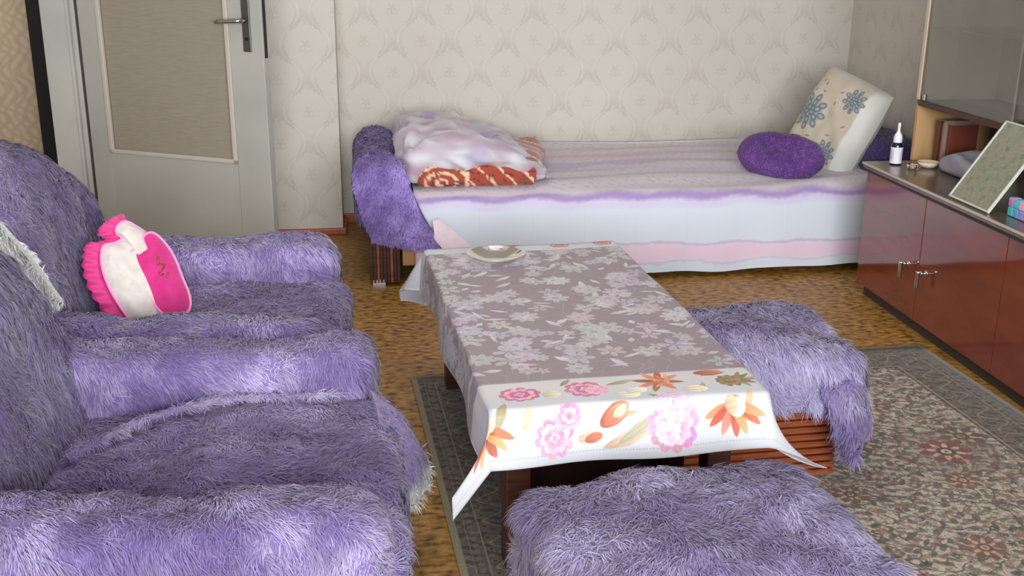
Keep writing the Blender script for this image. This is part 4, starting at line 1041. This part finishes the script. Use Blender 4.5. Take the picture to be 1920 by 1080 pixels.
for a, b_ in (((-.008, -PWd/2-.004, 0), (.002, -PWd/2+.004, PHt+.004)), ((-.008, PWd/2-.004, 0), (.002, PWd/2+.004, PHt+.004)), ((-.008, -PWd/2, 0), (.002, PWd/2, .007)), ((-.008, -PWd/2, PHt-.003), (.002, PWd/2, PHt+.004))): pbox(a, b_, wf, 'frame_bar', .001)

# pill organiser: little coloured boxes in two rows
cols = [(70, 190, 210), (110, 170, 220), (232, 150, 140), (200, 140, 200), (90, 200, 200), (240, 170, 190), (150, 150, 215), (236, 190, 150)]
po = thing('pill_organiser', 'stack of small turquoise, pink and violet pill boxes on the sideboard', 'pill box', (2.125, 3.255, zt))
for k in range(10):
    i, j = k % 5, k//5
    c = cols[(k*3) % 8]
    bx = MB().box((-.015, -.075+i*.031, .001+j*.031), (.017, -.046+i*.031, .029+j*.031), .003).build('pill_box', mat('tinted_plastic', lin(*c), .2, Coat_Weight=.5), po)
    MB().box((-.012, -.072+i*.031, .029+j*.031), (.014, -.049+i*.031, .0305+j*.031)).build('lid', mat('tinted_lid', lin(*[min(255, v+28) for v in c]), .2), bx)

# folded cloth, glass dish, brown book spines, figurine, plate in the niche
V, F = rbox((.085, .12, .030), .026, (30, 36, 10)); V += np.array([0, 0, .031]); V[:, 2] += .030*np.exp(-((V[:, 1]-.02)/.07)**2)*(V[:, 2] > .03)+.006*np.sin(V[:, 0]*50+V[:, 1]*22)*(V[:, 2] > .03)
o = npmesh('folded_napkin', V, F, noisy(mat('grey_cloth', rough=.85), lin(150, 148, 160), lin(168, 164, 170), 9), None); o.location = (2.32, 3.93, zt)
tag(o, 'crumpled grey-lilac cloth lying in the open niche', 'cloth')
for k, (yy_, th, hgt, dp, c) in enumerate(((4.205, .028, .175, .13, (104, 58, 42)), (4.172, .022, .165, .12, (122, 60, 44)), (4.146, .018, .18, .14, (150, 124, 108)), (4.122, .02, .17, .12, (112, 52, 36)))):
    lab = ('dark brown book at the left end of the niche row', 'reddish brown book second in the niche row', 'pale greyish-pink thin book third in the niche row', 'rust-brown book at the right end of the niche row')[k]
    bk = thing('book', lab, 'book', (2.37, yy_, zt), 0, 'books in the cabinet niche')
    MB().box((-dp/2, -th/2, 0), (dp/2, th/2, hgt), .002).build('cover', mat('book_cloth', lin(*c), .5), bk)
    MB().box((-dp/2+.004, -th/2+.003, hgt-.001), (dp/2-.002, th/2-.003, hgt+.0008)).build('pages', mat('paper', lin(220, 206, 180), .8), bk)
o = MB().lathe([(0, .003), (.018, .003), (.03, .010), (.042, .024), (.044, .0245), (.033, .008), (.02, 0), (0, 0)], 28).build('glass_saucer', mat('cream_saucer', lin(226, 208, 188), .25), None, True); o.location = (2.235, 4.115, zt)
tag(o, 'small cream saucer on the sideboard before the books', 'saucer')
o = MB().lathe([(0, 0), (.013, 0), (.014, .004), (.008, .012), (.014, .026), (.012, .036), (.006, .042), (.009, .050), (.007, .058), (0, .061)], 20).build('porcelain_figurine', mat('ivory_porcelain', lin(232, 214, 188), .25), None, True); o.location = (2.30, 4.03, zt)
tag(o, 'small ivory porcelain figurine between books and grey cloth', 'figurine')
o = MB().lathe([(0, 0), (.03, 0), (.034, .003), (.036, .010), (.055, .13), (.057, .15), (.053, .15), (.033, .014), (0, .012)], 32).build('frosted_vase', mat('pale_vase', lin(206, 204, 176), .35, Transmission_Weight=.3), None, True); o.location = (2.50, 3.985, zt)
tag(o, 'pale cream vase behind the grey cloth in the niche', 'vase')
o = MB().lathe([(0, .002), (.014, .002), (.018, .006), (.020, .020), (.021, .020), (.019, .004), (.015, 0), (0, 0)], 24).build('shot_glass', M['glass'], None, True); o.location = (2.155, 4.09, zt)
tag(o, 'tiny clear glass cup on the sideboard in front of the saucer', 'glass')
